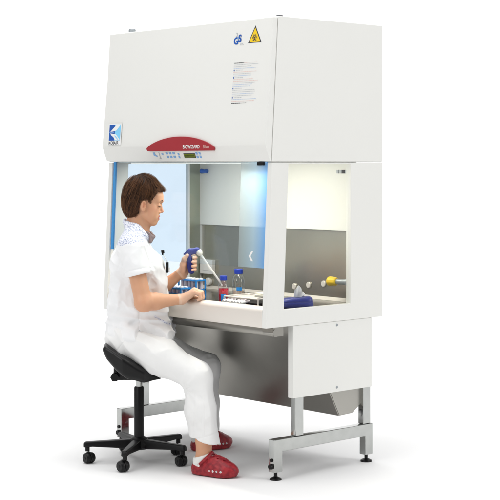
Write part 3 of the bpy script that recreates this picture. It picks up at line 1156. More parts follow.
# ------------------------------------------------------------------ the woman
def cloth_mat(name, col):
    m = mat(name, col, 0.85, spec=0.2, sheen=0.12, bump=0.14, bscale=700)
    nt = m.node_tree
    b = nt.nodes["Principled BSDF"]
    first = b.inputs["Normal"].links[0].from_node
    tc = nt.nodes.new("ShaderNodeTexCoord")
    mp = nt.nodes.new("ShaderNodeMapping")
    mp.inputs["Rotation"].default_value = (0.4, 0.5, 0.3)
    mp.inputs["Scale"].default_value = (1.6, 1.6, 0.8)
    nt.links.new(tc.outputs["Object"], mp.inputs[0])
    n = nt.nodes.new("ShaderNodeTexNoise")
    n.noise_type = 'RIDGED_MULTIFRACTAL'
    n.inputs["Scale"].default_value = 8.0
    n.inputs["Detail"].default_value = 3.0
    n.inputs["Roughness"].default_value = 0.45
    n.inputs["Distortion"].default_value = 0.9
    nt.links.new(mp.outputs[0], n.inputs["Vector"])
    bp = nt.nodes.new("ShaderNodeBump")
    bp.inputs["Strength"].default_value = 0.42
    bp.inputs["Distance"].default_value = 0.010
    nt.links.new(n.outputs["Fac"], bp.inputs["Height"])
    nt.links.new(first.outputs[0], bp.inputs["Normal"])
    nt.links.new(bp.outputs[0], b.inputs["Normal"])
    return m


M['skin'] = mat("skin", (0.66, 0.355, 0.215), 0.46, spec=0.4, bump=0.06, bscale=420, vary=0.07, vscale=26, sss=0.18)
M['lip'] = mat("lip", (0.55, 0.19, 0.15), 0.4, spec=0.4, sss=0.15)
M['tunic'] = cloth_mat("white_cotton", (0.86, 0.865, 0.875))
M['trouser'] = cloth_mat("white_twill", (0.84, 0.84, 0.835))
M['glove'] = mat("latex_glove", (0.70, 0.435, 0.30), 0.42, spec=0.45, bump=0.15, bscale=160, vary=0.08, vscale=40, sss=0.15)
M['glovecuff'] = mat("latex_cuff", (0.72, 0.48, 0.345), 0.45, bump=0.2, bscale=120)
M['sock'] = mat("sock_knit", (0.82, 0.82, 0.80), 0.9, spec=0.1, bump=0.3, bscale=500)
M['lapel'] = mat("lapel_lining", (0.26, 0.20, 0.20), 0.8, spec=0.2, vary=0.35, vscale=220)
M['browhair'] = mat("brow_hair", (0.085, 0.045, 0.025), 0.6)


def print_mat():
    m = mat("dotted_print", (0.80, 0.81, 0.84), 0.85, spec=0.2, sheen=0.15)
    nt = m.node_tree
    tc = nt.nodes.new("ShaderNodeTexCoord")
    vo = nt.nodes.new("ShaderNodeTexVoronoi"); vo.inputs["Scale"].default_value = 230
    nt.links.new(tc.outputs["Object"], vo.inputs["Vector"])
    no = nt.nodes.new("ShaderNodeTexNoise"); no.inputs["Scale"].default_value = 120; no.inputs["Detail"].default_value = 2
    nt.links.new(tc.outputs["Object"], no.inputs["Vector"])
    mm = nt.nodes.new("ShaderNodeMath"); mm.operation = 'ADD'
    nt.links.new(vo.outputs["Distance"], mm.inputs[0]); nt.links.new(no.outputs["Fac"], mm.inputs[1])
    rp = nt.nodes.new("ShaderNodeValToRGB")
    e = rp.color_ramp.elements
    e[0].position, e[0].color = 0.74, lin(122, 136, 176)
    e[1].position, e[1].color = 1.16, lin(232, 234, 243)
    nt.links.new(mm.outputs[0], rp.inputs[0])
    nt.links.new(rp.outputs[0], nt.nodes["Principled BSDF"].inputs["Base Color"])
    return m


M['print'] = print_mat()


def clog_mat():
    m = mat("clog_foam", (0.35, 0.02, 0.03), 0.45, spec=0.4)
    nt = m.node_tree
    tc = nt.nodes.new("ShaderNodeTexCoord")
    no = nt.nodes.new("ShaderNodeTexNoise"); no.inputs["Scale"].default_value = 60; no.inputs["Detail"].default_value = 3
    nt.links.new(tc.outputs["Object"], no.inputs["Vector"])
    rp = nt.nodes.new("ShaderNodeValToRGB")
    e = rp.color_ramp.elements
    e[0].position, e[0].color = 0.40, lin(132, 22, 36)
    e[1].position, e[1].color = 0.62, lin(166, 40, 48)
    nt.links.new(no.outputs["Fac"], rp.inputs[0])
    nt.links.new(rp.outputs[0], nt.nodes["Principled BSDF"].inputs["Base Color"])
    return m


M['clog'] = clog_mat()


def hair_mat():
    m = mat("brown_hair", (0.05, 0.026, 0.014), 0.50, spec=0.28)
    nt = m.node_tree
    tc = nt.nodes.new("ShaderNodeTexCoord")
    no = nt.nodes.new("ShaderNodeTexNoise"); no.inputs["Scale"].default_value = 34; no.inputs["Detail"].default_value = 4
    nt.links.new(tc.outputs["Object"], no.inputs["Vector"])
    oi = nt.nodes.new("ShaderNodeAttribute"); oi.attribute_name = "strand"
    mx = nt.nodes.new("ShaderNodeMath"); mx.operation = 'MULTIPLY_ADD'
    mx.inputs[1].default_value = 0.5
    nt.links.new(oi.outputs["Fac"], mx.inputs[0]); 
    m5 = nt.nodes.new("ShaderNodeMath"); m5.operation = 'MULTIPLY'; m5.inputs[1].default_value = 0.6
    nt.links.new(no.outputs["Fac"], m5.inputs[0]); nt.links.new(m5.outputs[0], mx.inputs[2])
    rp = nt.nodes.new("ShaderNodeValToRGB")
    e = rp.color_ramp.elements
    e[0].position, e[0].color = 0.22, (0.011, 0.005, 0.003, 1)
    e[1].position, e[1].color = 0.85, (0.21, 0.095, 0.042, 1)
    nt.links.new(mx.outputs[0], rp.inputs[0])
    nt.links.new(rp.outputs[0], nt.nodes["Principled BSDF"].inputs["Base Color"])
    return m


M['hair'] = hair_mat()

# joints
SH_R, EL_R, WR_R = (-0.0221, -0.1650, 1.0314), (0.0362, -0.2000, 0.7768), (0.2013, -0.1250, 0.7845)
SH_L, EL_L, WR_L = (-0.0419, 0.1650, 1.0122), (0.0294, 0.1900, 0.7563), (0.1952, 0.0500, 0.8918)
HIP_R, KNEE_R, HEM_R = (-0.0537, -0.0950, 0.5906), (0.2877, -0.2500, 0.4398), (0.3309, -0.2680, 0.0993)
HIP_L, KNEE_L, HEM_L = (-0.0700, 0.0950, 0.5673), (0.3164, 0.2500, 0.4175), (0.3129, 0.2850, 0.0084)


def right_hand(f):
    kn = [(0.2641, -0.1520, 0.8183), (0.2699, -0.1320, 0.8244), (0.2709, -0.1100, 0.8257), (0.2663, -0.0890, 0.8248)]
    pip = [(0.2938, -0.1500, 0.8125), (0.3006, -0.1300, 0.8163), (0.3028, -0.1100, 0.8164), (0.2983, -0.0900, 0.8165)]
    dip = [(0.2984, -0.1470, 0.7913), (0.3057, -0.1280, 0.7937), (0.3084, -0.1100, 0.7929), (0.3031, -0.0910, 0.7931)]
    tip = [(0.2871, -0.1450, 0.7831), (0.2930, -0.1270, 0.7833), (0.2943, -0.1100, 0.7826), (0.2909, -0.0930, 0.7820)]
    w = A(*WR_R)
    for k in range(4):
        base = w + A(0.012, (-.018, -.007, .005, .017)[k], -0.002)
        f.add(rc(base, kn[k], .0155, .0118), .016)
    f.add(ell((0.2384, -0.1170, 0.7992), (.030, .036, .013), rot_xyz(0, -0.35, 0)), .015)
    for k in range(4):
        r = (.0084, .0092, .0096, .0092)[k]
        f.add(rc(kn[k], pip[k], r * 1.12, r), .006)
        f.add(sph(pip[k], r * 1.04), .003)
        f.add(rc(pip[k], dip[k], r, r * .92), .004)
        f.add(rc(dip[k], tip[k], r * .92, r * .82), .004)
    th = [(0.2210, -0.0950, 0.7854), (0.2482, -0.0720, 0.7880), (0.2739, -0.0640, 0.7849), (0.2952, -0.0660, 0.7804)]
    for a, b, ra, rb in ((0, 1, .0145, .0125), (1, 2, .0120, .0105), (2, 3, .0105, .0085)):
        f.add(rc(th[a], th[b], ra, rb), .007)


def left_hand(f):
    w = A(*WR_L)
    kn = [(0.2324, 0.0550, 0.9677), (0.2309, 0.0570, 0.9498), (0.2310, 0.0560, 0.9321), (0.2320, 0.0530, 0.9151)]
    for k in range(4):
        f.add(rc(w + A(0.010, 0.006, 0.004 - 0.004 * k), kn[k], .0160, .0115), .016)
    f.add(ell((0.2150, 0.0480, 0.9231), (.020, .016, .032), rot_xyz(0, 0.35, 0.1)), .015)
    pip = [(0.2611, 0.0460, 0.9731), (0.2661, 0.0420, 0.9513), (0.2661, 0.0420, 0.9312), (0.2642, 0.0410, 0.9121)]
    tip = [(0.2688, 0.0200, 0.9700), (0.2662, 0.0120, 0.9505), (0.2653, 0.0120, 0.9305), (0.2633, 0.0130, 0.9123)]
    t2 = [(0.2600, 0.0020, 0.9693), (0.2564, -0.0040, 0.9506), (0.2554, -0.0040, 0.9306), (0.2544, -0.0030, 0.9125)]
    for k in range(4):
        r = (.0092, .0094, .0090, .0082)[k]
        f.add(rc(kn[k], pip[k], r * 1.15, r), .006)
        f.add(rc(pip[k], tip[k], r, r * .94), .004)
        f.add(rc(tip[k], t2[k], r * .94, r * .82), .004)
    th = [(0.2053, 0.0300, 0.9076), (0.2071, 0.0120, 0.9371), (0.2157, 0.0000, 0.9637), (0.2297, -0.0040, 0.9820)]
    for a, b, ra, rb in ((0, 1, .0165, .0130), (1, 2, .0125, .0112), (2, 3, .0112, .0086)):
        f.add(rc(th[a], th[b], ra, rb), .008)


def body_field():
    f = Field()
    # head
    f.add(ell((0.0210, 0.0000, 1.2623), (.086, .073, .094)))
    f.add(ell((0.0457, 0.0000, 1.2123), (.0455, .052, .074)), .02)
    f.add(ell((0.0867, 0.0000, 1.2618), (.0285, .052, .030)), .02)                       # forehead
    for s in (-1, 1):
        f.add(rc((0.0277, s * 0.0435, 1.1813), (0.0677, s * 0.0120, 1.1399), .0150, .0145), .014)   # jaw
        f.add(ell((0.0638, s * 0.0360, 1.2046), (.024, .021, .022)), .018)                # cheek
        f.add(rc((0.1072, s * 0.0120, 1.2408), (0.0943, s * 0.0400, 1.2418), .0070, .0065), .016)   # brow ridge
        f.sub(sph((0.1172, s * 0.0300, 1.2218), .0145), .012)                            # eye socket
    f.add(ell((0.0700, 0.0000, 1.1413), (.0155, .018, .0150)), .014)                # chin
    f.add(ell((0.0791, 0.0000, 1.2046), (.0190, .027, .030)), .018)
    for s in (-1, 1):
        f.add(ell((0.0581, s * 0.0310, 1.1780), (.024, .019, .026)), .022)
    f.add(rc((0.1010, 0.0000, 1.2246), (0.1086, 0.0000, 1.1942), .0068, .0076), .008)        # nose
    f.add(ell((0.1081, 0.0000, 1.1904), (.0090, .0080, .0068)), .005)
    for s in (-1, 1):
        f.add(ell((0.0977, s * 0.0105, 1.1861), (.0085, .0062, .0060)), .005)
        f.sub(sph((0.1019, s * 0.0060, 1.1794), .0024), .002)
        f.add(sph((0.0924, s * 0.0305, 1.2208), .0130), .003)                            # lids
        f.add(ell((0.0762, 0.0000, 1.1646), (.0150, .024, .0170)), .016)                  # muzzle
    for s in (-1, 1):
        f.add(rc((0.0929, 0.0000, 1.1675), (0.0800, s * 0.0210, 1.1632), .0056, .0032), .005)
        f.add(rc((0.0900, 0.0000, 1.1551), (0.0791, s * 0.0200, 1.1599), .0062, .0032), .005)
    f.sub(rc((0.0991, -0.0160, 1.1619), (0.0971, 0.0160, 1.1607), .0022, .0022), .003)
    # ears
    for s in (-1, 1):
        R = rot_xyz(0, 0.18, s * 0.42)
        f.add(ell((0.0248, s * 0.0745, 1.2218), (.0148, .0075, .0265), R), .005)
        f.add(ell((0.0267, s * 0.0735, 1.2018), (.0082, .0060, .0090)), .005)
        f.sub(ell((0.0281, s * 0.0830, 1.2251), (.0085, .0100, .0165), R), .003)
        f.add(ell((0.0238, s * 0.0765, 1.2237), (.0026, .0036, .0110), R), .003)
        f.add(ell((0.0348, s * 0.0720, 1.2142), (.0045, .0050, .0070)), .004)
    # neck, torso
    f.add(rc((-0.0071, 0.0000, 1.1789), (-0.0200, 0.0000, 1.0646), .0450, .0550), .020)
    f.add(rc((0.0286, 0.0000, 1.1313), (0.0238, 0.0000, 1.0646), .0190, .0290), .025)
    f.add(rc((-0.0188, -0.1200, 1.0241), (-0.0383, 0.1200, 1.0100), .038, .038), .04)
    f.add(ell((-0.0143, 0.0000, 0.8408), (.095, .125, .20)), .04)
    f.add(ell((-0.0523, 0.0000, 0.5646), (.095, .15, .08)), .04)
    # arms
    for S_, E_, W_, s in ((SH_R, EL_R, WR_R, -1), (SH_L, EL_L, WR_L, 1)):
        f.add(rc(S_, E_, .041, .0400), .03)
        e_, w_ = A(*E_), A(*W_)
        f.add(sph(e_ + A(0.003, 0, -0.003), .0365), .02)
        m1 = e_ + (w_ - e_) * 0.33
        f.add(rc(e_, m1, .0360, .0362), .02)
        f.add(rc(m1, w_, .0360, .0228), .02)
        f.add(ell(w_, (.024, .026, .0205)), .015)
    right_hand(f)
    left_hand(f)
    # legs
    for H_, K_, F_, s in ((HIP_R, KNEE_R, HEM_R, -1), (HIP_L, KNEE_L, HEM_L, 1)):
        f.add(rc(H_, K_, .070, .050), .04)
        F2 = A(*F_)
        f.add(rc(K_, F2 + A(-.012, 0, 0.06), .048, .037), .03)
        f.add(rc(F2 + A(-.012, 0, 0.06), F2 + A(-.016, 0, -.045), .037, .036), .02)
        f.add(rc(F2 + A(-.016, 0, -.045), F2 + A(.085, s * .035, -.075), .034, .022), .02)
    return f


def pick_body(C):
    m = np.zeros(len(C), int)
    lipc = A(*(0.0905, 0.0000, 1.1613))
    d = C - lipc
    m[(np.abs(d[:, 1]) < .0195) & (np.abs(d[:, 2]) < .0108 - .25 * np.abs(d[:, 1])) & (C[:, 0] > (0.0800, 0.0000, 2.1980)[0])] = 1
    # gloved hands
    for W_, ax in ((WR_R, A(1, .25, .12)), (WR_L, A(.75, .1, .6))):
        ax = ax / np.linalg.norm(ax)
        w = A(*W_)
        q = C - w
        t = q @ ax
        near = np.linalg.norm(q, axis=1) < 0.16
        m[near & (t > -0.004)] = 2
        m[near & (t > -0.010) & (t < 0.000)] = 3
    return m


bodyf = body_field()
person = field_mesh("person", bodyf, (-0.22, -0.44, 0.005), (0.36, 0.42, 1.40), 0.0023, [M['skin'], M['lip'], M['glove'], M['glovecuff']], None, pick_body)
_n = len(person.data.vertices)
_co = np.zeros(_n * 3, np.float32); person.data.vertices.foreach_get("co", _co); _co = _co.reshape(-1, 3).astype(float)
_fl = np.zeros(_n)
for _c, _r, _a in ([((0.0696, s * 0.0460, 1.2013), .022, .65) for s in (-1, 1)] + [((0.1110, 0.0000, 1.1908), .012, .8), ((0.0304, -0.0760, 1.2240), .020, .75), ((0.0192, 0.0760, 1.2196), .020, .75), ((0.0715, 0.0000, 1.1408), .016, .35)]
                   + [((0.0362, -0.2000, 0.7606), .035, .5), ((0.2713, -0.1200, 0.8229), .022, .5), ((0.3159, -0.2700, 0.0859), .03, .3)]):
    _fl += _a * np.exp(-(np.linalg.norm(_co - A(*_c), axis=1) / _r) ** 2)
_at = person.data.attributes.new("flush", 'FLOAT', 'POINT')
_at.data.foreach_set("value", np.clip(_fl + .25 * vnoise(_co * 55, 61) * (_fl > .02), 0, 1).astype(np.float32))
_nt = M['skin'].node_tree
_b = _nt.nodes["Principled BSDF"]
_src = _b.inputs["Base Color"].links[0].from_socket
_fa = _nt.nodes.new("ShaderNodeAttribute"); _fa.attribute_name = "flush"
_fm = _nt.nodes.new("ShaderNodeMath"); _fm.operation = 'MULTIPLY'; _fm.inputs[1].default_value = 0.45
_nt.links.new(_fa.outputs["Fac"], _fm.inputs[0])
_mx = _nt.nodes.new("ShaderNodeMix"); _mx.data_type = 'RGBA'
_mx.inputs[7].default_value = (0.62, 0.22, 0.14, 1)
_nt.links.new(_fm.outputs[0], _mx.inputs[0]); _nt.links.new(_src, _mx.inputs[6]); _nt.links.new(_mx.outputs[2], _b.inputs["Base Color"])
person.location = HUB
person.rotation_euler = (0, 0, ROT)
tag(person, "seated woman in white short sleeved tunic and trousers working with a blue pipette gun", "person")


def fold(P, fx, fy, fz, amp, seed=0):
    n = vnoise(P * A(fx, fy, fz), seed)
    return amp * (1 - 2.0 * np.abs(n)) * 0.5


TILT = rot_xyz(0.35, 0.30, 0.25)


def ridge(P, fx, fy, fz, amp, seed=0):
    Q = (P @ TILT) * A(fx, fy, fz) + 0.7 * vnoise(P * 5, seed + 50)[:, None]
    n = vnoise(Q, seed) + 0.35 * vnoise(Q * 2.3 + 5.1, seed + 7)
    return amp * (0.40 - (1 - np.minimum(np.abs(n), 1)) ** 2)


# --- tunic
def make_tunic():
    f = Field()
    f.add(ell((-0.0047, 0.0000, 0.9123), (.108, .148, .150)))
    f.add(ell((-0.0428, 0.0000, 0.9742), (.068, .135, .085)), .04)
    f.add(rc((-0.0231, -0.1250, 1.0244), (-0.0435, 0.1250, 1.0097), .054, .054), .04)
    for s in (-1, 1):
        f.add(ell((0.0643, s * 0.0620, 0.9218), (.055, .062, .058)), .05)
        f.add(rc((-0.0190, s * 0.0350, 1.1027), (-0.0381, s * 0.1400, 1.0265), .046, .050), .04)
    f.add(ell((0.0010, 0.0000, 0.7551), (.130, .148, .115)), .05)
    f.add(ell((0.0000, 0.0000, 0.6075), (.156, .195, .085)), .05)
    for s in (-1, 1):
        f.add(rc((0.0524, s * 0.1000, 0.6075), (0.1215, s * 0.1400, 0.5932), .070, .046), .04)
        f.add(rc((0.0810, s * 0.0600, 0.8408), (0.1096, s * 0.0750, 0.6265), .050, .052), .05)
        f.add(rc((-0.0714, s * 0.0650, 0.9313), (-0.0833, s * 0.0850, 0.6027), .052, .058), .04)
    # sleeves
    hems = []
    for S_, E_, s in ((SH_R, EL_R, -1), (SH_L, EL_L, 1)):
        a, e_ = A(*S_), A(*E_)
        ax = (e_ - a) / np.linalg.norm(e_ - a)
        hm = A(*((0.0114, -0.1900, 0.9004) if s < 0 else (-0.0146, 0.1900, 0.8708)))
        f.add(rc(a + A(0.004, -s * .012, -0.006), hm + ax * 0.05, .058, .0560), .03)
        hems.append((hm, ax, a, e_))
    # stand collar
    ring = [(-0.0638, 0.0000, 1.1432), (-0.0535, 0.0420, 1.1343), (-0.0195, 0.0660, 1.1117), (0.0244, 0.0580, 1.0856), (0.0575, 0.0300, 1.0631)]
    for s in (-1, 1):
        for a, b in zip(ring[:-1], ring[1:]):
            f.add(rc((a[0], s * a[1], a[2]), (b[0], s * b[1], b[2]), .0085, .0085), .022)
    # neck opening
    f.sub(rc((0.0024, 0.0000, 1.2218), (-0.0133, 0.0000, 1.0837), .0530, .0585), .008)
    f.sub(rc((0.0429, 0.0000, 1.1408), (0.0691, 0.0000, 1.0504), .034, .012), .01)
    # lower edge
    hx_ = [(-0.1565, -0.1000, 2.1866)[0], (0.0059, -0.1000, 2.1866)[0], (0.0134, -0.1000, 2.1866)[0], (0.0922, -0.1000, 2.1866)[0], (0.1767, -0.1000, 2.1866)[0]]
    hz_ = [(-0.6445, -0.1000, 0.5349)[2], (-0.6445, -0.1000, 0.5208)[2], (-0.6445, -0.1000, 0.6193)[2], (-0.6445, -0.1000, 0.5513)[2], (-0.6445, -0.1000, 0.6076)[2]]
    f.cut(lambda P: (np.interp(P[:, 0], hx_, hz_) - P[:, 2]) * .6, .003)
    for hm, ax, a, e_ in hems:
        def hemcut(P, hm=hm, ax=ax, sd=math.copysign(1, hm[1])):
            t = (P - hm) @ ax
            # only round the sleeve itself
            c = P - hm - t[:, None] * ax
            rr = np.linalg.norm(c, axis=1)
            return np.where(P[:, 1] * sd > 0.135, np.maximum(-t, rr - 0.085), 0.2)
        f.sub(hemcut, .002)
        f.sub(rc(hm - ax * 0.020, hm + ax * 0.08, .0430, .0470), .002)
    def disp(P):
        arm = np.clip((np.abs(P[:, 1]) - .145) / .03, 0, 1)
        low = np.ones(len(P))
        for hm, ax, a_, e_ in hems:
            t = (P - hm) @ ax
            low = np.where(P[:, 1] * hm[1] > 0, 1 - .75 * arm * np.clip((t + .06) / .06, 0, 1), low)
        d = (ridge(P, 10, 10, 5.5, .011, 1) + ridge(P, 7, 7, 12, .008, 4)) * low + .0016 * vnoise(P * 45, 9)
        # pulls from the armpit across the chest and back
        q = P - A(*(0.0403, -0.1600, 0.9613))
        ang = np.arctan2(q[:, 2], q[:, 0])
        r = np.linalg.norm(q, axis=1)
        d += .0075 * (np.abs(np.sin(ang * 4.0 + 2 * vnoise(P * 9, 2))) - .6) * np.exp(-(r / .12) ** 2) * (1 - np.exp(-(r / .05) ** 2)) * (1 - arm)
        # sitting creases over the waist
        z0 = (-0.6619, 0.0000, 0.7027)[2]
        d += .0090 * (np.abs(np.sin((P[:, 2] - z0) * 62 + 14 * P[:, 0] + 2.2 * vnoise(P * 8, 6))) - .6) * np.exp(-((P[:, 2] - z0) / .060) ** 2)
        d *= 1 - .85 * np.clip((P[:, 2] - (-0.6619, 0.0000, 1.0408)[2]) / .02, 0, 1)
        for hm, ax, a_, e_ in hems:
            d *= 1 - .85 * np.exp(-(np.linalg.norm(P - hm, axis=1) / .085) ** 2)
        # armhole and side seams
        d += .0022 * np.exp(-((np.abs(P[:, 1]) - .146 - .25 * (P[:, 2] - (-0.6619, 0.0000, 1.0075)[2])) / .0026) ** 2) * (P[:, 2] > (-0.6619, 0.0000, 0.9218)[2])
        d += .0022 * np.exp(-((P[:, 0] - (0.0116, -0.1500, 2.1810)[0]) / .0024) ** 2) * (P[:, 2] < (-0.6359, -0.1500, 0.7836)[2]) * (P[:, 1] < -.08)
        # hem stitch of the sleeve
        for hm, ax, a_, e_ in hems:
            t = (P - hm) @ ax
            d += np.where(np.abs(P[:, 1]) > .13, .0022 * np.exp(-((t + .026) / .0022) ** 2) - .0016 * np.exp(-((t + .013) / .009) ** 2), 0)
        # side slit
        xs = (0.0154, -0.2000, 0.5803)
        d += np.where((P[:, 1] < -.1) & (P[:, 2] < (-0.6272, -0.2000, 0.6450)[2]), .006 * np.exp(-((P[:, 0] - xs[0] + .03 * (P[:, 2] - xs[2])) / .0028) ** 2), 0)
        return d
    f.disp = disp
    zb = A(*(-0.0908, -0.1000, 1.0370)); 
    def pick(C):
        m = np.zeros(len(C), int)
        # yoke and collar in the dotted print
        z1 = np.interp(C[:, 0], [(-0.1142, -0.1500, 2.1810)[0], (-0.0816, -0.1500, 2.1810)[0], (0.0023, -0.1500, 2.1810)[0], (0.0628, -0.1500, 2.1810)[0]], [(-0.6359, -0.1500, 1.0445)[2], (-0.6359, -0.1500, 1.0375)[2], (-0.6359, -0.1500, 1.0538)[2], (-0.6359, -0.1500, 1.0561)[2]])
        m[C[:, 2] > z1 + .004 * vnoise(C * 90, 41)] = 1
        # printed pocket edge
        pa, pb = A(*(0.0795, -0.1200, 0.7059)), A(*(0.1567, -0.1200, 0.6615))
        ex = (pb - pa)[[0, 2]]; ln = np.linalg.norm(ex); ex /= ln
        q = C[:, [0, 2]] - pa[[0, 2]]
        t = q @ ex
        m[(t > 0) & (t < ln) & (np.abs(q[:, 0] * ex[1] - q[:, 1] * ex[0]) < .0042) & (C[:, 1] < -.02)] = 1
        return m
    return field_mesh("tunic", f, (-0.22, -0.30, 0.42), (0.26, 0.30, 1.17), 0.0030, [M['tunic'], M['print']], person, pick)


make_tunic()


def make_trousers():
    f = Field()
    f.add(ell((-0.0643, 0.0000, 0.5932), (.094, .160, .082)))
    f.add(ell((-0.0714, 0.0000, 0.5504), (.070, .150, .050)), .04)
    for H_, K_, F_, s in ((HIP_R, KNEE_R, HEM_R, -1), (HIP_L, KNEE_L, HEM_L, 1)):
        h_, k_, e_ = A(*H_), A(*K_), A(*F_)
        mid = h_ + (k_ - h_) * .5 + A(0, 0, .007 if s < 0 else 0)
        f.add(rc(h_, mid, .076, .0790), .05)
        f.add(rc(mid, k_, .0790, .066 if s < 0 else .063), .04)
        sh = k_ + (e_ - k_) * .45 + A(-.004, 0, 0)
        f.add(rc(k_, sh, .064 if s < 0 else .058, .067 if s < 0 else .060), .03)
        f.add(rc(sh, e_ + A(0, 0, -.02), .067 if s < 0 else .060, .070 if s < 0 else .062), .03)
    # cut the hems and open them
    for F_, p, n in ((HEM_R, (0.3309, -0.2680, 0.1514), (-.27, 0, -1)), (HEM_L, (0.3129, 0.2850, 0.0629), (-.1, 0, -1))):
        s = math.copysign(1, F_[1])
        n = A(*n) / np.linalg.norm(n)
        f.sub(lambda P, p=A(*p), n=n, s=s: np.where(P[:, 1] * s > 0.02, -np.minimum((P - p) @ n, 0.2), 0.3), .003)
        e_ = A(*F_)
        f.sub(rc(e_ + A(-.006, 0, .07), e_ + A(-.002, 0, -.08), .044, .059 if s < 0 else .052), .003)
    def disp(P):
        d = .0016 * vnoise(P * 40, 13) + ridge(P, 9, 9, 4, .005, 11)
        for K_, H_, E_, s in ((KNEE_R, HIP_R, HEM_R, -1), (KNEE_L, HIP_L, HEM_L, 1)):
            k, hh, ee = A(*K_), A(*H_), A(*E_)
            side = 1 / (1 + np.exp(-(P[:, 1] * s - .02) / .02))
            # creases that fan out from behind the knee
            q = P - (k + A(-.055, 0, -.050))
            ang = np.arctan2(q[:, 2], q[:, 0]); r = np.linalg.norm(q, axis=1)
            d += side * .0075 * (np.abs(np.sin(ang * 4.5 + 1.5 * vnoise(P * 9, 15))) - .6) * np.exp(-(r / .085) ** 2) * (1 - np.exp(-(r / .035) ** 2))
            # long drapes down the lower leg
            low = np.clip((k[2] - .03 - P[:, 2]) / .10, 0, 1) * np.clip((P[:, 2] - ee[2] - .03) / .08, .35, 1)
            a2 = np.arctan2(P[:, 1] - k[1], P[:, 0] - k[0])
            d += side * low * .0055 * (np.abs(np.sin(a2 * 2.5 + 1.8 * vnoise(P * A(7, 7, 3.5), 17) + 2.2 * (P[:, 2] - k[2]))) - .6)
            # pressed front crease
            t = (P - k) @ ((ee - k) / np.linalg.norm(ee - k))
            d -= side * low * .0028 * np.exp(-((a2 + 1.22) / .05) ** 2) * (s < 0)
            d += side * low * .0020 * np.exp(-((a2 + 1.75) / .03) ** 2) * (s < 0)
            # drapes along the thigh, from the groin towards the knee
            ax = (k - hh) / np.linalg.norm(k - hh)
            q = P - hh
            tt = np.clip((q @ ax) / np.linalg.norm(k - hh), 0, 1)
            up = np.cross(ax, A(0, 1, 0)); 
            v = q @ up
            d += side * .0065 * (np.abs(np.sin(v * 62 + 5 * tt + 2.4 * vnoise(P * A(8, 8, 8), 19))) - .6) * np.exp(-((tt - .22) / .30) ** 2)
        zh = (-0.6154, -0.2680, 0.1816)[2]
        d += np.where(P[:, 1] < -.1, .0022 * np.exp(-(((P[:, 2] - zh) - .27 * (P[:, 0] - HEM_R[0])) / .0028) ** 2), 0)
        # trouser pocket seam at the hip
        d += np.where(P[:, 1] < -.08, .003 * np.exp(-((P[:, 2] - (P[:, 0] + .075) * 1.35 - (-0.6359, -0.1500, 0.5694)[2]) / .003) ** 2) * (P[:, 2] > (-0.6359, -0.1500, 0.5507)[2]), 0)
        return d
    f.disp = disp
    return field_mesh("trousers", f, (-0.24, -0.38, 0.10), (0.46, 0.40, 0.68), 0.0032, M['trouser'], person)


make_trousers()

# --- collar lining turned out at the throat
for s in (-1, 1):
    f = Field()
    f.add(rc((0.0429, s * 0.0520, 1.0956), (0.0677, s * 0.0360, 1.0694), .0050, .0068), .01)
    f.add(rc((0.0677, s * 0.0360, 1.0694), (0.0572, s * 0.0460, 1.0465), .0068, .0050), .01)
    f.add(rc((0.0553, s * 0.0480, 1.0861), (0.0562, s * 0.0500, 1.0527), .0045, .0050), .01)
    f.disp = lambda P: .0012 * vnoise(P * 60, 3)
    field_mesh("lapel", f, (0.02, -0.09, 1.0), (0.14, 0.09, 1.12), 0.0022, M['lapel'], person)


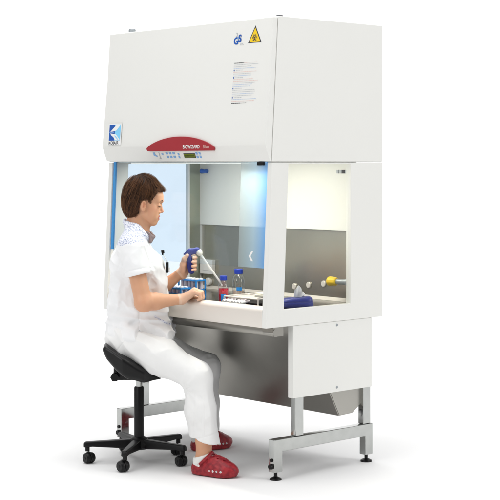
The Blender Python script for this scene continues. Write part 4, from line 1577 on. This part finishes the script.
# --- hair
def make_hair():
    f = Field()
    f.add(ell((0.0172, 0.0000, 1.2675), (.0925, .0825, .1010)))
    f.add(ell((-0.0285, 0.0000, 1.2170), (.0450, .0650, .0610)), .03)
    f.add(ell((0.0981, 0.0000, 1.2951), (.0270, .0440, .0150), rot_xyz(0, 0.62, 0)), .020)
    f.add(rc((0.0943, -0.0600, 1.2802), (0.0648, -0.0770, 1.2405), .0120, .0060), .012)
    f.add(rc((0.0867, 0.0600, 1.2777), (0.0543, 0.0770, 1.2364), .0120, .0060), .012)
    l1a, l1b = (0.0943, 0.0000, 1.2846), (0.0581, 0.0000, 1.2304)
    l2a, l2b = (0.0110, 0.0000, 1.2432), (-0.0019, 0.0000, 1.1527)
    def above(P):
        dx, dz = l1a[0] - l1b[0], l1a[2] - l1b[2]
        n = math.hypot(dx, dz)
        return -((P[:, 2] - l1b[2]) * dx - (P[:, 0] - l1b[0]) * dz) / n
    def behind(P):
        dx, dz = l2a[0] - l2b[0], l2a[2] - l2b[2]
        n = math.hypot(dx, dz)
        return ((P[:, 0] - l2b[0]) * dz - (P[:, 2] - l2b[2]) * dx) / n
    zt = (-0.6619, 0.0000, 1.2480)[2]
    def keep(P):
        fr = np.interp(P[:, 0], [(0.0943, 0.0000, 2.1980)[0], (0.1286, 0.0000, 2.1980)[0]], [(-0.6619, 0.0000, 1.2846)[2], (-0.6619, 0.0000, 1.2889)[2]]) - P[:, 2]
        a = np.where(P[:, 0] > l1a[0], fr, above(P))
        a = np.maximum(a, np.where(P[:, 0] < (0.0486, 0.0000, 2.1980)[0], zt - P[:, 2], zt - P[:, 2] - 0.014))
        return np.minimum(a, behind(P))
    f.cut(lambda P: keep(P) + .0015, .006)
    f.cut(plane((-0.0333, 0.0000, 1.1542), (.10, 0, -1)), .006)
    ctr, crown = A(*(0.0215, 0.0000, 1.2456)), A(*(-0.0062, -0.0120, 1.3576))
    ax = (crown - ctr) / np.linalg.norm(crown - ctr)
    e1 = np.cross(ax, A(0, 1, 0)); e1 /= np.linalg.norm(e1)
    e2 = np.cross(ax, e1)
    def disp(P):
        q = P - ctr
        phi = np.arctan2(q @ e2, q @ e1)
        th = np.arccos(np.clip((q @ ax) / np.maximum(np.linalg.norm(q, axis=1), 1e-6), -1, 1))
        w = phi + 0.35 * th
        Q = np.stack([np.cos(w) * 9, np.sin(w) * 9, th * 1.6], 1)
        Q2 = np.stack([np.cos(w) * 24, np.sin(w) * 24, th * 2.5], 1)
        side = np.clip((np.abs(P[:, 1]) - .035) / .03, 0, 1)
        u, v = P[:, 0] * -.5 + P[:, 2] * -.86, P[:, 0] * .86 - P[:, 2] * .5
        Q3 = np.stack([v * 95 + 1.5 * vnoise(P * 14, 31), u * 16, P[:, 1] * 8], 1)
        top = .0034 * vnoise(Q, 21) + .0018 * vnoise(Q2, 23)
        return top * (1 - side) + side * (.0036 * vnoise(Q3, 27) + .0016 * vnoise(Q3 * A(2.4, 1.6, 1), 29)) + .0022 * vnoise(P * 26, 33)
    f.disp = disp
    o = field_mesh("hair", f, (-0.13, -0.12, 1.13), (0.16, 0.12, 1.38), 0.0024, M['hair'], person)
    # strands lying over the mass
    me = o.data
    n = len(me.vertices)
    co = np.zeros(n * 3, np.float32); me.vertices.foreach_get("co", co); co = co.reshape(-1, 3).astype(float)
    # start only on the outer surface
    q = co - ctr
    outer = co[np.linalg.norm((co - A(*(0.0210, 0.0000, 1.2623))) / A(.086, .073, .094), axis=1) > 1.05]
    f2 = Field(); f2.ops = f.ops[:5]
    N, K = 4200, 15
    X = outer[rng.integers(0, len(outer), N)]
    # favour starts high on the head
    off = rng.uniform(-.0010, .0034, N) + .006 * rng.random(N) ** 12
    rag = .008 * rng.random(N) ** 2.2
    def sd(P): return f2.eval(P)
    def grad(P):
        h = 5e-4
        return np.stack([(sd(P + A(*(h * np.eye(3)[i]))) - sd(P - A(*(h * np.eye(3)[i])))) / (2 * h) for i in range(3)], 1)
    paths = [X]
    wig = rng.normal(0, .16, (N, 3))
    alive = np.ones(N, bool); length = np.full(N, K)
    for k in range(K):
        g = grad(X); g /= np.maximum(np.linalg.norm(g, axis=1, keepdims=True), 1e-6)
        d = (X - crown); d /= np.maximum(np.linalg.norm(d, axis=1, keepdims=True), .02)
        sd_ = np.clip((np.abs(X[:, 1:2]) - .030) / .03, 0, 1) * np.clip(((0.0857, 0.0000, 2.1980)[0] - X[:, 0:1]) / .03, 0, 1)
        d = d * (1 - .55 * sd_) + (1 - sd_) * A(0.12, 0, -0.42) + sd_ * A(-0.50, 0, -0.80) + wig
        # side hair in front of the ear sweeps forward and down, behind the ear back and down
        d -= (d * g).sum(1, keepdims=True) * g
        d /= np.maximum(np.linalg.norm(d, axis=1, keepdims=True), 1e-6)
        X2 = X + d * .0062
        s = sd(X2)
        g2 = grad(X2); g2 /= np.maximum(np.linalg.norm(g2, axis=1, keepdims=True), 1e-6)
        X2 = X2 - (s - off)[:, None] * g2
        stop = (keep(X2) > rag) | (X2[:, 2] < (-0.6619, 0.0000, 1.1523)[2])
        length[alive & stop] = k + 1
        alive &= ~stop
        X = np.where(alive[:, None], X2, X)
        paths.append(X)
    paths = np.stack(paths, 1)
    V, F, tint = [], [], []
    tv = rng.uniform(0, 1, N) ** 1.4
    for i in range(N):
        L_i = int(length[i])
        if L_i < 4: continue
        p = paths[i, :L_i + 1]
        t = np.gradient(p, axis=0); t /= np.maximum(np.linalg.norm(t, axis=1, keepdims=True), 1e-9)
        nrm = p - ctr
        u = np.cross(t, nrm); u /= np.maximum(np.linalg.norm(u, axis=1, keepdims=True), 1e-9)
        w = np.cross(u, t)
        r = .00085 * np.minimum(1, np.linspace(1.15, 0.12, L_i + 1) * 1.5) * np.minimum(1, np.linspace(.3, 5, L_i + 1))
        b = len(V)
        for a in (0.52, 2.62, 4.71):
            pass
        ring = [p + (math.cos(a) * u + math.sin(a) * w) * r[:, None] for a in (math.pi / 2, math.pi / 2 + 2.094, math.pi / 2 + 4.188)]
        V.extend(np.stack(ring, 1).reshape(-1, 3))
        tint.extend([tv[i]] * (3 * (L_i + 1)))
        for k in range(L_i):
            for j in range(3):
                j2 = (j + 1) % 3
                F.append((b + 3 * k + j, b + 3 * k + j2, b + 3 * k + 3 + j2, b + 3 * k + 3 + j))
    sm = bpy.data.meshes.new("hair_strands")
    sm.from_pydata([tuple(v) for v in V], [], F)
    at = sm.attributes.new("strand", 'FLOAT', 'POINT')
    at.data.foreach_set("value", np.array(tint, np.float32))
    sm.polygons.foreach_set("use_smooth", [True] * len(sm.polygons))
    link("hair_strands", sm, M['hair'], o)
    return o


make_hair()

# --- brows, lashes
for s in (-1, 1):
    f = Field()
    pts = [(0.1153, s * 0.0160, 1.2408), (0.1124, s * 0.0270, 1.2437), (0.1048, s * 0.0390, 1.2423), (0.0934, s * 0.0460, 1.2361)]
    for a, b, ra, rb in zip(pts[:-1], pts[1:], (.0017, .0021, .0018), (.0021, .0018, .0009)):
        f.add(rc(a, b, ra, rb), .003)
    field_mesh("eyebrow", f, (0.05, -.07, 1.2), (0.16, .07, 1.27), 0.0013, M['browhair'], person)
    f = Field()
    pts = [(0.1038, s * 0.0220, 1.2170), (0.1060, s * 0.0300, 1.2151), (0.1024, s * 0.0380, 1.2156), (0.0943, s * 0.0425, 1.2184)]
    for a, b in zip(pts[:-1], pts[1:]):
        f.add(rc(a, b, .0019, .0019), .002)
    f.add(rc(pts[1], (0.1110, s * 0.0320, 1.2118), .0014, .0006), .001)
    f.add(rc(pts[2], (0.1077, s * 0.0420, 1.2113), .0014, .0006), .001)
    field_mesh("eyelash", f, (0.05, -.07, 1.18), (0.16, .07, 1.26), 0.0010, M['browhair'], person)

# --- socks and clogs
for K_, F_, s, heel, toe in ((KNEE_R, HEM_R, -1, (0.2692, -0.2450, 2.1702), (0.4700, -0.3650, 2.1566)), (KNEE_L, HEM_L, 1, (0.2424, 0.2500, 2.2263), (0.4334, 0.3600, 2.2388))):
    a0 = A(*F_)
    hx, tx = A(heel[0], heel[1], 0), A(toe[0], toe[1], 0)
    dirv = tx - hx
    LEN = np.linalg.norm(dirv)
    yaw = math.atan2(dirv[1], dirv[0])
    # sock
    f = Field()
    hz = hx + dirv * 0.22
    f.add(rc((hz[0], hz[1], .125), (hz[0], hz[1], .060), .0410, .0400))
    f.add(rc((hz[0], hz[1], .095), tuple(hz + dirv * .14 + A(0, 0, .068)), .036, .030), .02)
    f.add(rc((hz[0], hz[1], .050), tuple(hz + dirv * .40 + A(0, 0, .034)), .037, .022), .03)
    f.cut(plane((hz[0], hz[1], (-0.6185, -0.2500, 0.0911)[2] if s < 0 else .105), (-.35 if s < 0 else 0, 0, 1)), .004)
    f.disp = lambda P: .001 * np.sin(P[:, 2] * 900) + .0012 * vnoise(P * 50, 5)
    field_mesh("sock", f, (-.05, -.45, .0), (.40, .45, .20), 0.0028, M['sock'], person)
    # clog, built along x from the heel and turned into place
    f = Field()
    f.add(ell((.050, 0, .030), (.054, .043, .036)))
    f.add(ell((LEN * .66, 0, .030), (LEN * .36, .051, .044)), .03)
    f.add(ell((LEN * .50, 0, .052), (.062, .045, .044)), .025)
    f.add(rc((.045, 0, .014), (LEN * .72, 0, .014), .046, .048), .012)
    f.cut(plane((0, 0, .003), (0, 0, -1)), .006)
    f.sub(ell((.052, 0, .086), (.066, .036, .046), rot_xyz(0, -0.50, 0)), .008)
    f.sub(ell((.070, 0, .040), (.050, .030, .030)), .008)
    for k, (x, y) in enumerate([(LEN * .62, 0), (LEN * .62, .022), (LEN * .62, -.022), (LEN * .74, .011), (LEN * .74, -.011), (LEN * .84, 0), (LEN * .52, .014), (LEN * .52, -.014)]):
        f.sub(rc((x, y, .062), (x, y, .10), .0052, .0052), .002)
    for k in range(4):
        for sd in (-1, 1):
            f.sub(sph((LEN * (.50 + .085 * k), sd * (.0540 - .002 * k), .030), .0042), .001)
    # heel strap folded forward over the instep, and a tread groove
    for sd in (-1, 1):
        f.add(rc((.058, sd * .046, .046), (LEN * .40, sd * .040, .082), .0072, .0078), .002)
        f.add(rc((LEN * .40, sd * .040, .082), (LEN * .43, 0, .101), .0078, .0082), .004)
    f.disp = lambda P: .0016 * np.exp(-((P[:, 2] - .019) / .0018) ** 2) + .0006 * vnoise(P * 70, 8)
    def pick(C, LEN=LEN):
        m = np.zeros(len(C), int)
        for k in range(4):
            for sd in (-1, 1):
                c = A(LEN * (.50 + .085 * k), sd * (.0540 - .002 * k), .030)
                m[np.linalg.norm(C - c, axis=1) < .0052] = 1
        for sd in (-1, 1):
            m[np.linalg.norm(C - A(.060, sd * .052, .047), axis=1) < .0062] = 1
        return m
    c = field_mesh("clog", f, (-.03, -.08, -.01), (LEN + .04, .08, .13), 0.0022, [M['clog'], M['white']], person, pick)
    c.location = (hx[0], hx[1], 0.0)
    c.rotation_euler = (0, 0, yaw)

# ------------------------------------------------------------------ what she holds and wears clipped on
def make_gun():
    base = (0.2468, 0.0220, 0.9488)
    wb = Matrix.Translation(HUB) @ Matrix.Rotation(ROT, 4, 'Z') @ Vector(base)
    e = empty("pipette_controller", wb, ROT)
    tag(e, "dark blue pipette gun with a long clear pipette held in the woman's left hand", "pipette gun")
    o = A(*base)
    def G(p): return tuple(A(*p) - o)
    f = Field()
    Yc = .022
    f.add(rc(G((0.2343, 0.0220, 0.9751)), G((0.2487, 0.0220, 0.9068)), .0150, .0160))
    f.add(rc(G((0.2133, 0.0220, 0.9861)), G((0.2420, 0.0220, 0.9985)), .0040, .0140), .008)
    f.add(rc(G((0.2420, 0.0220, 0.9976)), G((0.2754, 0.0220, 1.0033)), .0140, .0165), .010)
    f.cut(lambda P: np.abs(P[:, 1]) - .0135, .006)
    f.disp = lambda P: .0008 * np.exp(-((P[:, 1] - 0.0) / .0009) ** 2)
    field_mesh("gun_body", f, (-.06, -.05, -.07), (.06, .05, .08), 0.0017, M['navy'], e)
    m = MB()
    a, b = G((0.2444, 0.0220, 0.9608)), G((0.2534, 0.0220, 0.9703))
    m.tube([G((0.2525, 0.0220, 0.9727)), G((0.2639, 0.0220, 0.9746))], [.0055, .005], 12)
    m.tube([G((0.2534, 0.0220, 0.9536)), G((0.2649, 0.0220, 0.9551))], [.0055, .005], 12)
    m.build("trigger", M['white'], e, bevel=.001)
    n0, n1 = A(*G((0.2816, 0.0220, 1.0014))), None
    tip_w = A(*(-0.8360, 0.5000, 0.8000))
    return e, o, G, Yc


gun, go, GG, gy = make_gun()
bpy.context.view_layer.update()
redb = Vector((-0.5200, 0.2070, 0.7610))
tipw = redb + Vector((0.002, -0.004, 0.072))
tip = gun.matrix_world.inverted() @ tipw
n0 = Vector(GG((0.2831, 0.0220, 0.9985)))
dr = (tip - n0).normalized()
m = MB()
m.tube([n0 - dr * .006, n0 + dr * .004, n0 + dr * .014, n0 + dr * .022], [.0150, .0165, .0135, .0060], 20)
m.build("nose_cone", M['cream'], gun, bevel=.0015)
pm = mat("pipette_plastic", (0.86, 0.87, 0.86), 0.15)
pt = pm.node_tree
tb = pt.nodes.new("ShaderNodeBsdfTransparent"); ms = pt.nodes.new("ShaderNodeMixShader"); ms.inputs[0].default_value = 0.55
pt.links.new(tb.outputs[0], ms.inputs[1]); pt.links.new(pt.nodes["Principled BSDF"].outputs[0], ms.inputs[2])
pt.links.new(ms.outputs[0], pt.nodes["Material Output"].inputs[0])
m = MB()
Lp = (tip - n0).length
m.tube([n0 + dr * .020, n0 + dr * .028, n0 + dr * (Lp - .03), n0 + dr * Lp], [.0040, .0052, .0050, .0018], 14)
m.build("pipette", pm, gun)

# badge reel at the tunic's front
def make_badge():
    base = (0.1285, -0.0300, 0.9666)
    wb = Matrix.Translation(HUB) @ Matrix.Rotation(ROT, 4, 'Z') @ Vector(base)
    e = empty("badge_reel", wb, ROT)
    tag(e, "black clip and badge holder hanging on the front of the white tunic", "badge")
    o = A(*base)
    def G(p): return Vector(tuple(A(*p) - o))
    m = MB()
    c = G((0.1142, -0.0300, 1.0008))
    m.tube([c + Vector((-.006, 0, -.001)), c + Vector((.008, 0, .001))], [.0085, .0075], 18)
    m.box(tuple(c + Vector((-.004, -.004, -.016))), tuple(c + Vector((.004, .004, -.004))))
    m.build("clip", M['black'], e, bevel=.001)
    m = MB()
    m.tube([c + Vector((.002, 0, -.012)), G((0.1266, -0.0300, 0.9714)), G((0.1346, -0.0300, 0.9515))], .0016, 8)
    m.build("cord", M['white'], e)
    m = MB()
    a = G((0.1360, -0.0300, 0.9278))
    m.box(tuple(a + Vector((-.006, -.022, -.026))), tuple(a + Vector((.006, .022, .025))))
    m.build("holder", M['black'], e, bevel=.003)
    m = MB()
    m.box(tuple(a + Vector((.0065, -.016, -.024))), tuple(a + Vector((.011, .020, -.002))))
    m.build("card", M['white'], e, bevel=.001)
    return e


make_badge()
